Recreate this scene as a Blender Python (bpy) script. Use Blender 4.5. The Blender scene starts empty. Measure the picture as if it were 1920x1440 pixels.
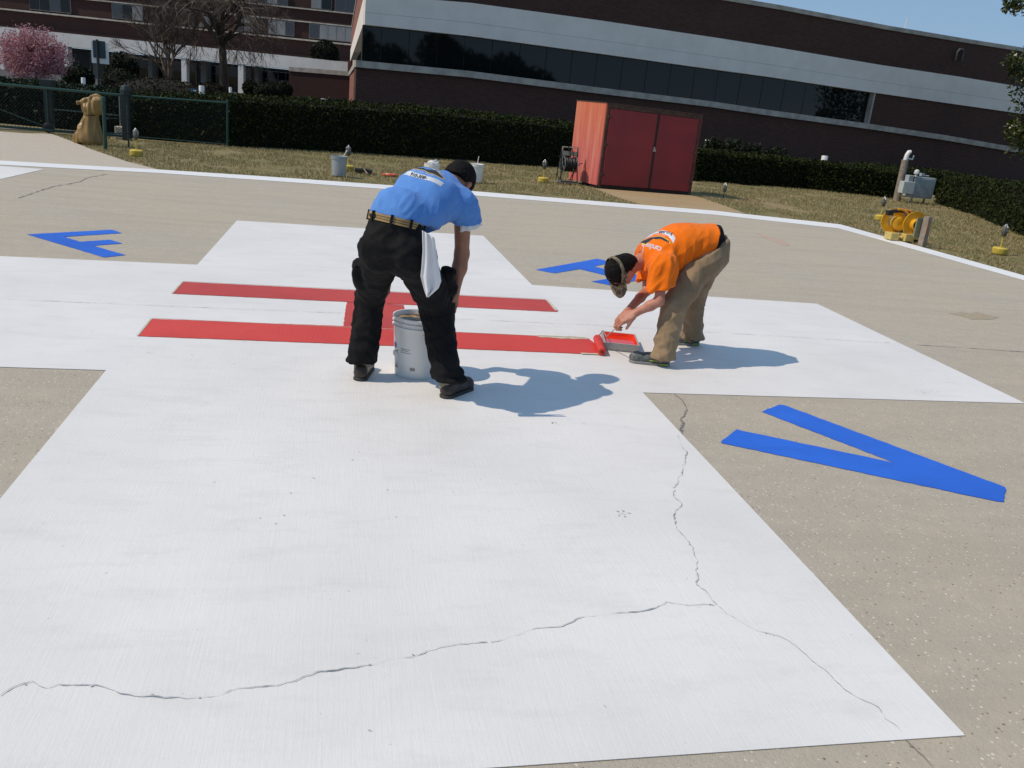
import bpy, bmesh, math, random
import numpy as np
from mathutils import Vector, Matrix, noise
from mathutils.bvhtree import BVHTree
random.seed(7); rng = np.random.default_rng(7)
sc = bpy.context.scene
col = sc.collection
PI = math.pi

# ------------------------------------------------------------------ camera
CAM = np.array([-0.29859519, -6.41298791, 1.6123394])
CR = np.array([[0.9791432254781172, -0.03449315825143827, -0.20022179210602942],
               [-0.1791955725702152, 0.3178051469276477, -0.9310686523331826],
               [0.09574701442625545, 0.9475284220645507, 0.3049957353936624]])
FPX = 1634.134
cam_d = bpy.data.cameras.new('camera'); cam = bpy.data.objects.new('camera', cam_d); col.objects.link(cam)
M = Matrix([[*CR[i], CAM[i]] for i in range(3)] + [[0, 0, 0, 1]])
cam.matrix_world = M
cam_d.sensor_width = 36; cam_d.lens = 36 * FPX / 1920; cam_d.clip_start = 0.1; cam_d.clip_end = 3000
sc.camera = cam

# ------------------------------------------------------------------ light
SUN_ELEV, SHADOW_AZ = 49.5, 4.0          # shadows fall towards +x
a_ = math.radians(SHADOW_AZ); e_ = math.radians(SUN_ELEV)
to_sun = Vector((-math.cos(e_) * math.cos(a_), -math.cos(e_) * math.sin(a_), math.sin(e_)))
sun_d = bpy.data.lights.new('sun', 'SUN'); sun_d.energy = 3.0; sun_d.angle = math.radians(0.53); sun_d.color = (1.0, 0.865, 0.70)
sun = bpy.data.objects.new('sun', sun_d); col.objects.link(sun); sun.location = (-20, 0, 25)
sun.rotation_euler = to_sun.to_track_quat('Z', 'Y').to_euler()
w = bpy.data.worlds.new('World'); sc.world = w; w.use_nodes = True
nt = w.node_tree; bg = nt.nodes['Background']
sky = nt.nodes.new('ShaderNodeTexSky'); sky.sky_type = 'NISHITA'; sky.sun_disc = False
sky.sun_elevation = e_; sky.sun_rotation = math.atan2(to_sun.x, to_sun.y)
sky.air_density = 1.0; sky.dust_density = 0.0; sky.ozone_density = 1.6; sky.altitude = 300
mixw = nt.nodes.new('ShaderNodeMix'); mixw.data_type = 'RGBA'; mixw.inputs[0].default_value = 0.8
nt.links.new(sky.outputs[0], mixw.inputs[6]); mixw.inputs[7].default_value = (2.2, 3.55, 5.4, 1)      # evens the clear sky out
nt.links.new(mixw.outputs[2], bg.inputs[0]); bg.inputs[1].default_value = 0.10
sc.view_settings.view_transform = 'Standard'; sc.view_settings.look = 'None'
sc.view_settings.exposure = 0.10; sc.view_settings.gamma = 1.0
sc.render.resolution_x = 1024; sc.render.resolution_y = 768
sc.cycles.max_bounces = 6

# ------------------------------------------------------------------ helpers: sight lines (where the surveyed points stand)
def ray(u, v):
    return CR @ np.array([(u - 960) / FPX, -(v - 720) / FPX, -1.0])
def G(u, v, z=0.0):                      # point at height z
    d = ray(u, v); t = (z - CAM[2]) / d[2]; return CAM + t * d
def Y(u, v, y):                          # point at depth y
    d = ray(u, v); return CAM + d * ((y - CAM[1]) / d[1])
def PL(u, v, P, n):                      # point on a vertical plane
    d = ray(u, v); n3 = np.array([n[0], n[1], 0.]); t = ((np.array([P[0], P[1], 0.]) - CAM) @ n3) / (d @ n3); return CAM + t * d
def ZAT(u, v, x, y):                     # height seen at pixel above plan point
    d = ray(u, v); t = ((x - CAM[0]) * d[0] + (y - CAM[1]) * d[1]) / (d[0] ** 2 + d[1] ** 2); return float((CAM + t * d)[2])

# ------------------------------------------------------------------ helpers: objects
def link(name, me, mat=None, parent=None):
    o = bpy.data.objects.new(name, me); col.objects.link(o)
    if mat is not None:
        for m in (mat if isinstance(mat, (list, tuple)) else [mat]): me.materials.append(m)
    if parent is not None: o.parent = parent
    return o
def tag(o, label=None, cat=None, group=None, kind=None):
    if label: o['label'] = label
    if cat: o['category'] = cat
    if group: o['group'] = group
    if kind: o['kind'] = kind
    return o
def thing(name, loc, label, cat, group=None, rz=0):
    o = bpy.data.objects.new(name, None); col.objects.link(o); o.location = Vector([float(c) for c in loc]); o.rotation_euler = (0, 0, rz)
    return tag(o, label, cat, group)
def dup(root, loc, label, rz=None):
    r = root.copy(); col.objects.link(r); r.location = Vector([float(c) for c in loc]); r['label'] = label
    if rz is not None: r.rotation_euler = (0, 0, rz)
    for ch in list(root.children):
        c = ch.copy(); col.objects.link(c); c.parent = r
        for g in list(ch.children):
            d = g.copy(); col.objects.link(d); d.parent = c
    return r
def mesh_np(V, F, smooth=False):
    me = bpy.data.meshes.new('m'); me.from_pydata([tuple(map(float, v)) for v in V], [], [tuple(map(int, f)) for f in F]); me.update()
    if smooth: me.polygons.foreach_set('use_smooth', [True] * len(me.polygons))
    return me
def quads_np(V, smooth=False, n=4):
    """V: (N*n,3) loose polygons."""
    N = len(V) // n; me = bpy.data.meshes.new('m')
    me.vertices.add(len(V)); me.vertices.foreach_set('co', np.asarray(V, np.float32).ravel())
    me.loops.add(N * n); me.loops.foreach_set('vertex_index', np.arange(N * n, dtype=np.int32))
    me.polygons.add(N); me.polygons.foreach_set('loop_start', np.arange(0, N * n, n, dtype=np.int32))
    try: me.polygons.foreach_set('loop_total', np.full(N, n, np.int32))
    except Exception: pass
    me.update(calc_edges=True); return me
class MB:
    """collects shapes into one mesh"""
    def __init__(s): s.V = []; s.F = []; s.mi = []
    def add(s, V, F, mi=0):
        b = len(s.V); s.V += [tuple(map(float, v)) for v in V]; s.F += [tuple(int(i) + b for i in f) for f in F]; s.mi += [mi] * len(F)
    def box(s, c, size, rz=0, mi=0, ax=None):
        c = np.array(c, float); h = np.array(size, float) / 2
        if ax is None:
            ca, sa = math.cos(rz), math.sin(rz); ax = np.array([[ca, sa, 0], [-sa, ca, 0], [0, 0, 1.]])
        ax = np.array(ax, float)
        V = [c + sx * h[0] * ax[0] + sy * h[1] * ax[1] + sz * h[2] * ax[2] for sx in (-1, 1) for sy in (-1, 1) for sz in (-1, 1)]
        s.add(V, [(0, 1, 3, 2), (4, 6, 7, 5), (0, 4, 5, 1), (2, 3, 7, 6), (0, 2, 6, 4), (1, 5, 7, 3)], mi)
    def tube(s, pts, r, n=8, cap=True, mi=0, flat=None):
        pts = [np.array(p, float) for p in pts]; rs = r if hasattr(r, '__len__') else [r] * len(pts)
        V = []; up = None
        for i, p in enumerate(pts):
            t = pts[min(i + 1, len(pts) - 1)] - pts[max(i - 1, 0)]; t /= (np.linalg.norm(t) + 1e-9)
            if up is None:
                up = np.array([0, 0, 1.]) if abs(t[2]) < .9 else np.array([1., 0, 0])
            x = np.cross(up, t); x /= (np.linalg.norm(x) + 1e-9); y = np.cross(t, x); up = y
            for k in range(n):
                a = 2 * PI * k / n; V.append(p + rs[i] * (math.cos(a) * x + math.sin(a) * y))
        F = [(i * n + k, i * n + (k + 1) % n, (i + 1) * n + (k + 1) % n, (i + 1) * n + k) for i in range(len(pts) - 1) for k in range(n)]
        if cap: F += [tuple(range(n))[::-1], tuple((len(pts) - 1) * n + k for k in range(n))]
        s.add(V, F, mi)
    def lathe(s, prof, c=(0, 0, 0), n=32, mi=0, axis=None):
        """prof [(r,z)]"""
        c = np.array(c, float)
        if axis is None: X, Yy, Z = np.eye(3)
        else:
            Z = np.array(axis, float); Z /= np.linalg.norm(Z); X = np.cross([0, 0, 1.], Z) if abs(Z[2]) < .95 else np.array([1., 0, 0]); X /= np.linalg.norm(X); Yy = np.cross(Z, X)
        V = [c + r * (math.cos(2 * PI * k / n) * X + math.sin(2 * PI * k / n) * Yy) + z * Z for r, z in prof for k in range(n)]
        F = [(i * n + k, i * n + (k + 1) % n, (i + 1) * n + (k + 1) % n, (i + 1) * n + k) for i in range(len(prof) - 1) for k in range(n)]
        s.add(V, F, mi)
    def prism(s, poly, z0, z1, mi=0):
        n = len(poly); V = [(p[0], p[1], z0) for p in poly] + [(p[0], p[1], z1) for p in poly]
        a = sum(poly[i][0] * poly[(i + 1) % n][1] - poly[(i + 1) % n][0] * poly[i][1] for i in range(n))
        F = [tuple(range(n))[::-1], tuple(range(n, 2 * n))] + [(i, (i + 1) % n, n + (i + 1) % n, n + i) for i in range(n)]
        if a < 0: F = [f[::-1] for f in F]
        s.add(V, F, mi)
    def build(s, name, mat=None, parent=None, smooth=False, bevel=0, loc=None):
        me = mesh_np(s.V, s.F)
        o = link(name, me, mat, parent)
        me.polygons.foreach_set('material_index', s.mi)
        if smooth:
            me.polygons.foreach_set('use_smooth', [True] * len(me.polygons))
            if smooth != 'all':
                try: me.set_sharp_from_angle(angle=math.radians(40))
                except Exception: pass
        if bevel:
            b = o.modifiers.new('b', 'BEVEL'); b.width = bevel; b.segments = 2; b.limit_method = 'ANGLE'
        if loc is not None: o.location = loc
        return o

# ------------------------------------------------------------------ helpers: materials
def new_mat(name):
    m = bpy.data.materials.new(name); m.use_nodes = True; t = m.node_tree
    return m, t, t.nodes['Principled BSDF']
def N(t, kind, **kw):
    n = t.nodes.new(kind)
    for k, v in kw.items():
        if k in n.inputs: n.inputs[k].default_value = v
        else: setattr(n, k, v)
    return n
def coords(t, scale=(1, 1, 1), rot=(0, 0, 0), kind='Object'):
    tc = N(t, 'ShaderNodeTexCoord'); mp = N(t, 'ShaderNodeMapping'); mp.inputs['Scale'].default_value = scale; mp.inputs['Rotation'].default_value = rot
    t.links.new(tc.outputs[kind], mp.inputs[0]); return mp.outputs[0]
def noise_fac(t, vec, scale, detail=4, rough=.55, lo=.35, hi=.65):
    n = N(t, 'ShaderNodeTexNoise', Scale=scale, Detail=detail, Roughness=rough); t.links.new(vec, n.inputs['Vector'])
    r = N(t, 'ShaderNodeMapRange'); r.inputs['From Min'].default_value = lo; r.inputs['From Max'].default_value = hi
    t.links.new(n.outputs['Fac'], r.inputs['Value']); return r.outputs[0]
def mixc(t, fac, a, b, mode='MIX'):
    m = N(t, 'ShaderNodeMix', data_type='RGBA', blend_type=mode)
    for sock, val in ((m.inputs[0], fac), (m.inputs[6], a), (m.inputs[7], b)):
        if hasattr(val, 'is_output') or isinstance(val, bpy.types.NodeSocket): t.links.new(val, sock)
        elif hasattr(val, '__len__'): sock.default_value = (*val[:3], 1)
        else: sock.default_value = val
    return m.outputs[2]
def bump(t, b, h, strength=.3, dist=.01, prev=None):
    n = N(t, 'ShaderNodeBump'); n.inputs['Strength'].default_value = strength; n.inputs['Distance'].default_value = dist
    t.links.new(h, n.inputs['Height'])
    if prev is not None: t.links.new(prev, n.inputs['Normal'])
    t.links.new(n.outputs[0], b.inputs['Normal']); return n.outputs[0]
def simple(name, c, rough=.6, metal=0, c2=None, scale=20, amt=.5, bmp=0, bscale=60, spec=None, kind='Object'):
    m, t, b = new_mat(name); b.inputs['Roughness'].default_value = rough; b.inputs['Metallic'].default_value = metal
    if spec is not None: b.inputs['Specular IOR Level'].default_value = spec
    v = coords(t, kind=kind)
    c2 = c2 or tuple(x * .78 for x in c)
    f = noise_fac(t, v, scale)
    t.links.new(mixc(t, f, c, c2), b.inputs['Base Color'])
    if bmp:
        h = noise_fac(t, v, bscale, 3, .6, 0, 1); bump(t, b, h, bmp, .01)
    return m
def concrete_mat(name, base, dark, warm, speck=True, stains=.5):
    m, t, b = new_mat(name); b.inputs['Roughness'].default_value = .85; b.inputs['Specular IOR Level'].default_value = .25
    v = coords(t)
    c = mixc(t, noise_fac(t, v, .55, 5, .6, .38, .68), base, warm)
    # long weathering streaks
    vs = coords(t, (.5, 3.0, 1)); f = noise_fac(t, vs, 1.1, 6, .65, .45, .75)
    mu = N(t, 'ShaderNodeMath', operation='MULTIPLY'); t.links.new(f, mu.inputs[0]); mu.inputs[1].default_value = stains
    c = mixc(t, mu.outputs[0], c, dark)
    c = mixc(t, noise_fac(t, v, 9, 5, .7, .3, .8), c, tuple(x * .86 for x in base))
    if speck:
        vo = N(t, 'ShaderNodeTexVoronoi', Scale=62.0); t.links.new(v, vo.inputs['Vector'])
        s = N(t, 'ShaderNodeMapRange'); s.inputs['From Min'].default_value = .34; s.inputs['From Max'].default_value = .20
        t.links.new(vo.outputs['Distance'], s.inputs['Value'])
        sep = N(t, 'ShaderNodeSeparateColor'); t.links.new(vo.outputs['Color'], sep.inputs[0])
        gt = N(t, 'ShaderNodeMath', operation='GREATER_THAN'); t.links.new(sep.outputs[0], gt.inputs[0]); gt.inputs[1].default_value = .68
        mm = N(t, 'ShaderNodeMath', operation='MULTIPLY'); t.links.new(gt.outputs[0], mm.inputs[0]); t.links.new(s.outputs[0], mm.inputs[1])
        m2 = N(t, 'ShaderNodeMath', operation='MULTIPLY'); t.links.new(mm.outputs[0], m2.inputs[0]); m2.inputs[1].default_value = .95
        pc = N(t, 'ShaderNodeValToRGB'); cr = pc.color_ramp; cr.elements[0].color = (.20, .15, .10, 1); cr.elements[1].color = (.86, .80, .68, 1)
        e = cr.elements.new(.18); e.color = (.36, .26, .16, 1); e = cr.elements.new(.38); e.color = (.66, .58, .45, 1)
        t.links.new(sep.outputs[1], pc.inputs[0])
        c = mixc(t, m2.outputs[0], c, pc.outputs[0])
        fine = noise_fac(t, v, 260, 2, .7, .3, .7)
        c = mixc(t, fine, c, mixc(t, 1.0, c, (.78, .78, .78), 'MULTIPLY'))
        p = bump(t, b, vo.outputs['Distance'], .35, .004)
        bump(t, b, fine, .45, .004, p)
    t.links.new(c, b.inputs['Base Color']); return m
def paint_mat(name, c, c2, rough=.5, streak=.5, worn=None):
    m, t, b = new_mat(name); b.inputs['Roughness'].default_value = rough; b.inputs['Specular IOR Level'].default_value = .3
    v = coords(t)
    k = mixc(t, noise_fac(t, v, .8, 5, .6, .35, .7), c, c2)
    k = mixc(t, noise_fac(t, coords(t, (1, 3, 1)), 2.5, 5, .7, .5, .9), k, tuple(x * .93 for x in c2))
    if worn:
        pit = noise_fac(t, v, 38, 2, .5, .735, .76); zone = noise_fac(t, v, 1.3, 3, .6, .5, .6)
        mm = N(t, 'ShaderNodeMath', operation='MULTIPLY'); t.links.new(pit, mm.inputs[0]); t.links.new(zone, mm.inputs[1])
        k = mixc(t, mm.outputs[0], k, worn)
    t.links.new(k, b.inputs['Base Color'])
    br = noise_fac(t, coords(t, (1, .045, 1)), 130, 3, .6, .2, .8)
    g = noise_fac(t, v, 190, 2, .6, .2, .8)
    p = bump(t, b, br, streak, .004)
    p = bump(t, b, g, streak * .8, .003, p)
    bump(t, b, noise_fac(t, v, 28, 3, .6, .2, .8), .10, .006, p)
    return m
def brick_mat(name, c1, c2, mortar, row=.0677, brickw=.203):
    """brick pattern laid along UV metres (u along the wall, v up)"""
    m, t, b = new_mat(name); b.inputs['Roughness'].default_value = .85
    v = coords(t, kind='UV')
    br = N(t, 'ShaderNodeTexBrick'); t.links.new(v, br.inputs['Vector'])
    br.inputs['Color1'].default_value = (*c1, 1); br.inputs['Color2'].default_value = (*c2, 1); br.inputs['Mortar'].default_value = (*mortar, 1)
    br.inputs['Scale'].default_value = 1; br.inputs['Mortar Size'].default_value = .006; br.inputs['Brick Width'].default_value = brickw; br.inputs['Row Height'].default_value = row
    f = noise_fac(t, v, .35, 4, .6, .3, .7)
    c = mixc(t, f, br.outputs['Color'], mixc(t, 1.0, br.outputs['Color'], (.75, .75, .78), 'MULTIPLY'))
    t.links.new(c, b.inputs['Base Color']); bump(t, b, br.outputs['Fac'], -.25, .006); return m
def leaf_mat(name, c1, c2, c3, rough=.45, spec=.35, trans=.15):
    m, t, b = new_mat(name); b.inputs['Roughness'].default_value = rough; b.inputs['Specular IOR Level'].default_value = spec
    geo = N(t, 'ShaderNodeNewGeometry'); r = N(t, 'ShaderNodeValToRGB'); cr = r.color_ramp
    cr.elements[0].color = (*c1, 1); cr.elements[1].color = (*c3, 1); e = cr.elements.new(.5); e.color = (*c2, 1)
    t.links.new(geo.outputs['Random Per Island'], r.inputs[0])
    t.links.new(r.outputs[0], b.inputs['Base Color'])
    if trans:
        tr = N(t, 'ShaderNodeBsdfTranslucent'); t.links.new(r.outputs[0], tr.inputs[0]); mx = N(t, 'ShaderNodeMixShader'); mx.inputs[0].default_value = trans
        t.links.new(b.outputs[0], mx.inputs[1]); t.links.new(tr.outputs[0], mx.inputs[2]); t.links.new(mx.outputs[0], t.nodes['Material Output'].inputs[0])
    return m
def glass_mat(name, c=(.007, .009, .009), rough=.03, spec=.36):
    m, t, b = new_mat(name); b.inputs['Base Color'].default_value = (*c, 1); b.inputs['Roughness'].default_value = rough; b.inputs['Specular IOR Level'].default_value = spec
    v = coords(t, kind='Object'); bump(t, b, noise_fac(t, v, .7, 2, .5, 0, 1), .02, .05); return m

M_CONC = concrete_mat('pad_concrete', (.545, .49, .405), (.40, .355, .285), (.58, .50, .38), stains=.65)
M_CONC2 = concrete_mat('apron_concrete', (.60, .535, .45), (.50, .445, .365), (.62, .54, .43), stains=.3)
M_RUST = concrete_mat('rusty_slab_concrete', (.47, .33, .17), (.40, .21, .09), (.48, .38, .26), stains=.6)
M_WHITE = paint_mat('white_pad_paint', (.79, .772, .755), (.70, .685, .668), .55, .15, worn=(.45, .44, .41))
M_LINE = paint_mat('white_line_paint', (.84, .84, .84), (.78, .78, .78), .55, .4)
M_RED = paint_mat('red_pad_paint', (.74, .072, .046), (.62, .052, .036), .42, .5)
M_REDOLD = paint_mat('dry_red_pad_paint', (.58, .072, .058), (.49, .058, .048), .5, .5)
M_BLUE = paint_mat('blue_pad_paint', (.028, .165, .76), (.020, .115, .58), .5, .4)
M_CRACK = simple('dark_crack', (.14, .13, .115), .9, c2=(.30, .29, .27), scale=22)  # dark tone of the cracks and joints in bare concrete
M_CRACKW = simple('painted_crack', (.22, .22, .22), .9, c2=(.70, .71, .72), scale=16)
M_TAPE = simple('worn_tape_edge', (.50, .44, .32), .8, c2=(.60, .56, .48), scale=40)
M_ASPH = simple('parking_asphalt', (.06, .06, .06), .9, c2=(.045, .045, .045), scale=8)
M_BRICK_SHADE = brick_mat('shaded_brick', (.080, .028, .018), (.050, .018, .012), (.10, .070, .052))  # front walls: shade put into the brick colour
M_BRICK_SUN = brick_mat('sunlit_brick', (.30, .085, .05), (.24, .065, .04), (.38, .28, .22))  # same building's brick on the side, sunlight put into the colour
M_BRICKL = brick_mat('dark_red_brick', (.052, .015, .011), (.040, .012, .009), (.045, .028, .022))
M_PANEL = simple('white_precast_panel', (.85, .80, .73), .8, c2=(.77, .72, .66), scale=1.2, bmp=.1, bscale=30)
M_LEDGE = simple('stone_ledge', (.50, .46, .39), .85, c2=(.33, .30, .26), scale=2.5, bmp=.2, bscale=20)
M_GLASS = glass_mat('tinted_window_glass')
M_GLASS2 = glass_mat('dark_window_glass', (.006, .007, .007))
M_CURTAIN = simple('pale_window_blind', (.24, .25, .26), .8, c2=(.20, .21, .22), scale=1)
M_FRAME = simple('window_frame_metal', (.035, .035, .033), .5)
M_WFRAME = simple('pale_window_frame', (.32, .31, .29), .6)
M_GREEN = simple('green_coated_steel', (.012, .06, .045), .4, c2=(.01, .045, .034))
M_GREEND = simple('dark_green_steel', (.010, .022, .020), .5)
M_BLACK = simple('black_rubber', (.012, .012, .012), .5)
M_STEEL = simple('galvanised_steel', (.42, .42, .42), .4, metal=.7, c2=(.34, .34, .35))
M_GREYBOX = simple('grey_cabinet_paint', (.36, .40, .41), .5, c2=(.30, .34, .35), scale=6)
M_WPLAST = simple('white_plastic', (.74, .74, .73), .35, c2=(.68, .68, .66), scale=5)
M_YELLOW = simple('yellow_enamel', (.78, .40, .018), .4, c2=(.66, .32, .015), scale=12)
M_YELLOWP = simple('yellow_base_paint', (.66, .48, .05), .8, c2=(.45, .36, .08), scale=14, bmp=.3)
M_WOOD = simple('weathered_timber', (.30, .25, .20), .85, c2=(.20, .16, .13), scale=14, bmp=.3)
M_BARK = simple('pale_bark', (.22, .165, .115), .9, c2=(.11, .085, .062), scale=5, bmp=.4, bscale=25)
M_BARKD = simple('dark_bark', (.075, .058, .046), .9, c2=(.05, .04, .032), scale=5, bmp=.4, bscale=25)
M_TWIG = simple('bare_twigs', (.12, .090, .066), .9, c2=(.085, .062, .047), scale=3)
M_HEDGE = leaf_mat('hedge_leaves', (.008, .013, .004), (.018, .028, .007), (.055, .066, .017), .6, .08, .1)
M_HCORE = simple('hedge_interior', (.006, .008, .004), 1, c2=(.009, .010, .006))
M_SHRUB = leaf_mat('dark_shrub_leaves', (.006, .012, .005), (.012, .020, .008), (.022, .032, .012), .6, .2)
M_MOUND = leaf_mat('brown_shrub_leaves', (.020, .018, .012), (.035, .030, .018), (.055, .045, .028), .7, .2)
M_MAGN = leaf_mat('magnolia_leaves', (.016, .028, .006), (.045, .060, .010), (.10, .115, .02), .32, .5, .1)
M_PINK = leaf_mat('pink_blossom', (.30, .13, .16), (.48, .24, .27), (.66, .40, .42), .8, .1, .3)
# ================================================================== THE SETTING
def g2(pts): return [tuple(G(u, v)[:2]) for u, v in pts]
def sheet(name, poly, z, mat, thick=.002, kind='structure', label=None, cat=None, group=None, parent=None):
    mb = MB(); mb.prism(poly, z - thick, z); o = mb.build(name, mat, parent)
    return tag(o, label, cat, group, kind if not cat else None)

# big ground sheet with procedural lawn colours
m, t, b = new_mat('dormant_lawn'); b.inputs['Roughness'].default_value = 1; b.inputs['Specular IOR Level'].default_value = .1
v = coords(t)
c = mixc(t, noise_fac(t, v, .9, 6, .65, .36, .62), (.37, .305, .175), (.21, .195, .085))
c = mixc(t, noise_fac(t, v, .35, 5, .6, .52, .7), c, (.44, .33, .20))
c = mixc(t, noise_fac(t, v, 26, 3, .7, .3, .7), c, mixc(t, 1.0, c, (.55, .55, .5), 'MULTIPLY'))
t.links.new(c, b.inputs['Base Color']); bump(t, b, noise_fac(t, v, 30, 4, .7, 0, 1), .8, .03)
M_LAWN = m
mb = MB(); S = 900
mb.add([(-S, -S, -.02), (S, -S, -.02), (S, S, -.02), (-S, S, -.02)], [(0, 1, 2, 3)])
tag(mb.build('ground', M_LAWN), kind='structure')
# parking court behind the hedges
tag(sheet('parking_court', [(-60, 21.0), (5.5, 23.0), (40, 31), (60, 40), (60, 200), (-60, 200)], -.008, M_ASPH), kind='structure')

# pad
OUT = g2([(0, 301.5), (300, 318.5), (480, 330), (865, 357), (1340, 395.5), (1575, 421), (1920, 517)])
INN = g2([(0, 309.5), (300, 325), (480, 337.5), (865, 365), (1340, 403), (1573, 428.5), (1920, 526)])
OUT = [(-11.0, 7.9)] + OUT + [(9.05, -10.5)]; INN = [(-11.0, 7.55)] + INN + [(8.75, -10.5)]
pad = OUT + [(-11, -10.5)]
pad_o = MB(); pad_o.prism([(p[0] + (.03 if p[0] > 0 else 0), p[1] + .03) for p in pad], -.15, 0); pad_o = pad_o.build('landing_pad', M_CONC); tag(pad_o, kind='structure')
def strip_obj(name, A, B, z, mat, th=.002):
    mb = MB()
    for i in range(len(A) - 1):
        mb.prism([A[i], A[i + 1], B[i + 1], B[i]], z - th, z)
    return mb.build(name, mat)
tag(strip_obj('border_line', OUT, INN, .005, M_LINE), 'long white painted border line round the edge of the pad', 'painted line')
# apron to the gate
ap = g2([(0, 246), (45, 249.5), (95, 250), (128, 262), (172, 280), (240, 303), (300, 318)])
ap = ap + [(OUT[0][0], OUT[0][1])] + [(-14, 8.2), (-14, 15.2)]
sheet('gate_path', [(ap[i][0], ap[i][1]) for i in range(6)] + [(OUT[2][0], OUT[2][1] + .01), (OUT[1][0], OUT[1][1] + .01), (-11, 7.93), (-16, 7.9), (-16, 15.6)], -.003, M_CONC2, .06)
sheet('shed_slab', g2([(1113, 352.5), (1297, 366.5), (1325, 373), (1362, 387), (1398, 400)]) + [tuple(np.array(OUT[5]) + [-.0, .02])] + g2([(1210, 384.5), (1165, 372)]), -.002, M_RUST, .06)
sheet('gate_kerb', g2([(-160, 232), (0, 237.5), (90, 243), (250, 256), (251, 258.5), (90, 246), (0, 241), (-160, 236)]), .01, M_CONC2, .05)

# painted markings -------------------------------------------------
cross = g2([(444, 414), (906, 442.5), (997.5, 535), (1532, 570), (1922, 757), (1205, 737), (1809, 1380.5)])
Lb = np.array(cross[6]); left_bottom = G(199, 695)[:2]; left_top = G(370, 497)[:2]
dirb = (G(1000, 1436)[:2] - Lb); dirb /= np.linalg.norm(dirb)
dl = G(0, 937)[:2] - left_bottom; dl /= np.linalg.norm(dl)
# intersection of the near edge and the left edge of the near arm
A2 = np.array([dirb, -dl]).T; s_ = np.linalg.solve(A2, left_bottom - Lb); LBc = Lb + dirb * s_[0]
d1 = G(0, 689)[:2] - left_bottom; d1 /= np.linalg.norm(d1); d2 = G(0, 481)[:2] - left_top; d2 /= np.linalg.norm(d2)
cross += [tuple(LBc), tuple(left_bottom), tuple(left_bottom + d1 * 3.0), tuple(left_top + d2 * 3.0), tuple(left_top)]
sheet('painted_cross', cross, .004, M_WHITE, label='huge fresh white cross painted flat on the concrete pad', cat='painted cross')
def ragged(poly, z, mbb, amp=.006, step=.03):
    out = []
    for i in range(len(poly)):
        a = np.array(poly[i]); b_ = np.array(poly[(i + 1) % len(poly)]); L = np.linalg.norm(b_ - a); n = max(1, int(L / step)); nn = np.array([-(b_ - a)[1], (b_ - a)[0]]) / max(L, 1e-6)
        for k in range(n): out.append(tuple(a + (b_ - a) * k / n + nn * amp * (rng.random() - .5) * 2))
    mbb.prism(out, z - .002, z)
def marking(name, polys, z, mat, label, cat, group=None, parent=None):
    mb = MB()
    for p in polys: ragged(p, z, mb, .0035, .035)
    return tag(mb.build(name, mat, parent), label, cat, group)
marking('painted_block', [g2([(-260, 292), (83, 317.5), (0, 336.5), (-330, 412)])], .004, M_WHITE, 'white painted shape with a pointed tip at the far left pad edge', 'painted marking')
# the red H lies on the cross; parts: dry stem, crossbar, wet stem
H = marking('painted_letter', [g2([(344, 530), (1022, 563.5), (1046, 586), (325, 552)])], .008, M_REDOLD, 'large red letter H being painted across the white cross', 'painted letter')
marking('crossbar', [g2([(650, 568.2), (757, 573.6), (760, 619.2), (643.5, 613.2)])], .0082, M_REDOLD, None, None, parent=H)
marking('stem', [g2([(285.5, 600), (643.5, 613.2), (760, 619.2), (1104, 637), (1128, 656), (1131, 666.5), (1100, 665.4), (630, 645.8), (260, 632)])], .0084, M_RED, 'fresh wet red stem', None, parent=H)
mb = MB()
ragged(g2([(1022, 563.2), (1027, 564.2), (1046.5, 584), (1040, 583.5)]), .0105, mb, .004)
ragged(g2([(1008, 630.4), (1097, 634.3), (1101, 638.5), (1060, 637.5), (1010, 634)]), .0105, mb, .008)
ragged(g2([(1088, 664), (1120, 664.8), (1128, 667.2), (1090, 666.2)]), .0105, mb, .004)
for P, Q in (((344, 529.4), (1022, 562.9)), ((285.5, 599.3), (1104, 636.4))):
    a = G(*P)[:2]; b_ = G(*Q)[:2]; d = (b_ - a) / np.linalg.norm(b_ - a); n_ = np.array([-d[1], d[0]]) * .006
    mb.prism([tuple(a), tuple(b_), tuple(b_ + n_), tuple(a + n_)], .0085, .0105)
a = G(344, 530)[:2]; b_ = G(325, 552)[:2]; mb.prism([tuple(a), tuple(a - [.012, 0]), tuple(b_ - [.012, 0]), tuple(b_)], .0085, .0105)
a = G(285.5, 600)[:2]; b_ = G(260, 632)[:2]; mb.prism([tuple(a), tuple(a - [.012, 0]), tuple(b_ - [.012, 0]), tuple(b_)], .0085, .0105)
mb.build('tape_edge', M_TAPE, H)
def z4(pts, off, s): return [(off[0] + x / s, off[1] + y / s) for x, y in pts]
GL = 'blue letters painted round the white cross'
marking('painted_letter', [g2(z4([(205, 160), (840, 125), (915, 150), (480, 178), (600, 215), (825, 200), (915, 228), (700, 245), (940, 315), (780, 332)], (0, 400), 4))], .004, M_BLUE,
        'blue letter F on bare concrete beyond the left arm of the cross', 'painted letter', GL)
marking('painted_letter', [g2(z4([(345, 232), (450, 190), (480, 193), (1810, 688), (1800, 775), (1760, 772), (105, 420), (100, 412), (195, 340), (1155, 543)], (1320, 700), 3.2))], .004, M_BLUE,
        'big blue letter V on bare concrete at the right of the near arm', 'painted letter', GL)
q = z4([(560, 388), (1080, 295), (1240, 333), (1045, 360)], (880, 420), 4.5)
hh = marking('painted_letter', [g2(z4([(560, 388), (1080, 295), (1225, 327), (1045, 360), (1380, 432), (1560, 400), (1700, 432), (1180, 518), (1030, 487), (1230, 455), (930, 382), (720, 418)], (880, 420), 4.5))], .004, M_BLUE,
        'blue letter partly hidden behind the head of the man in orange', 'painted letter', GL)

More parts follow.
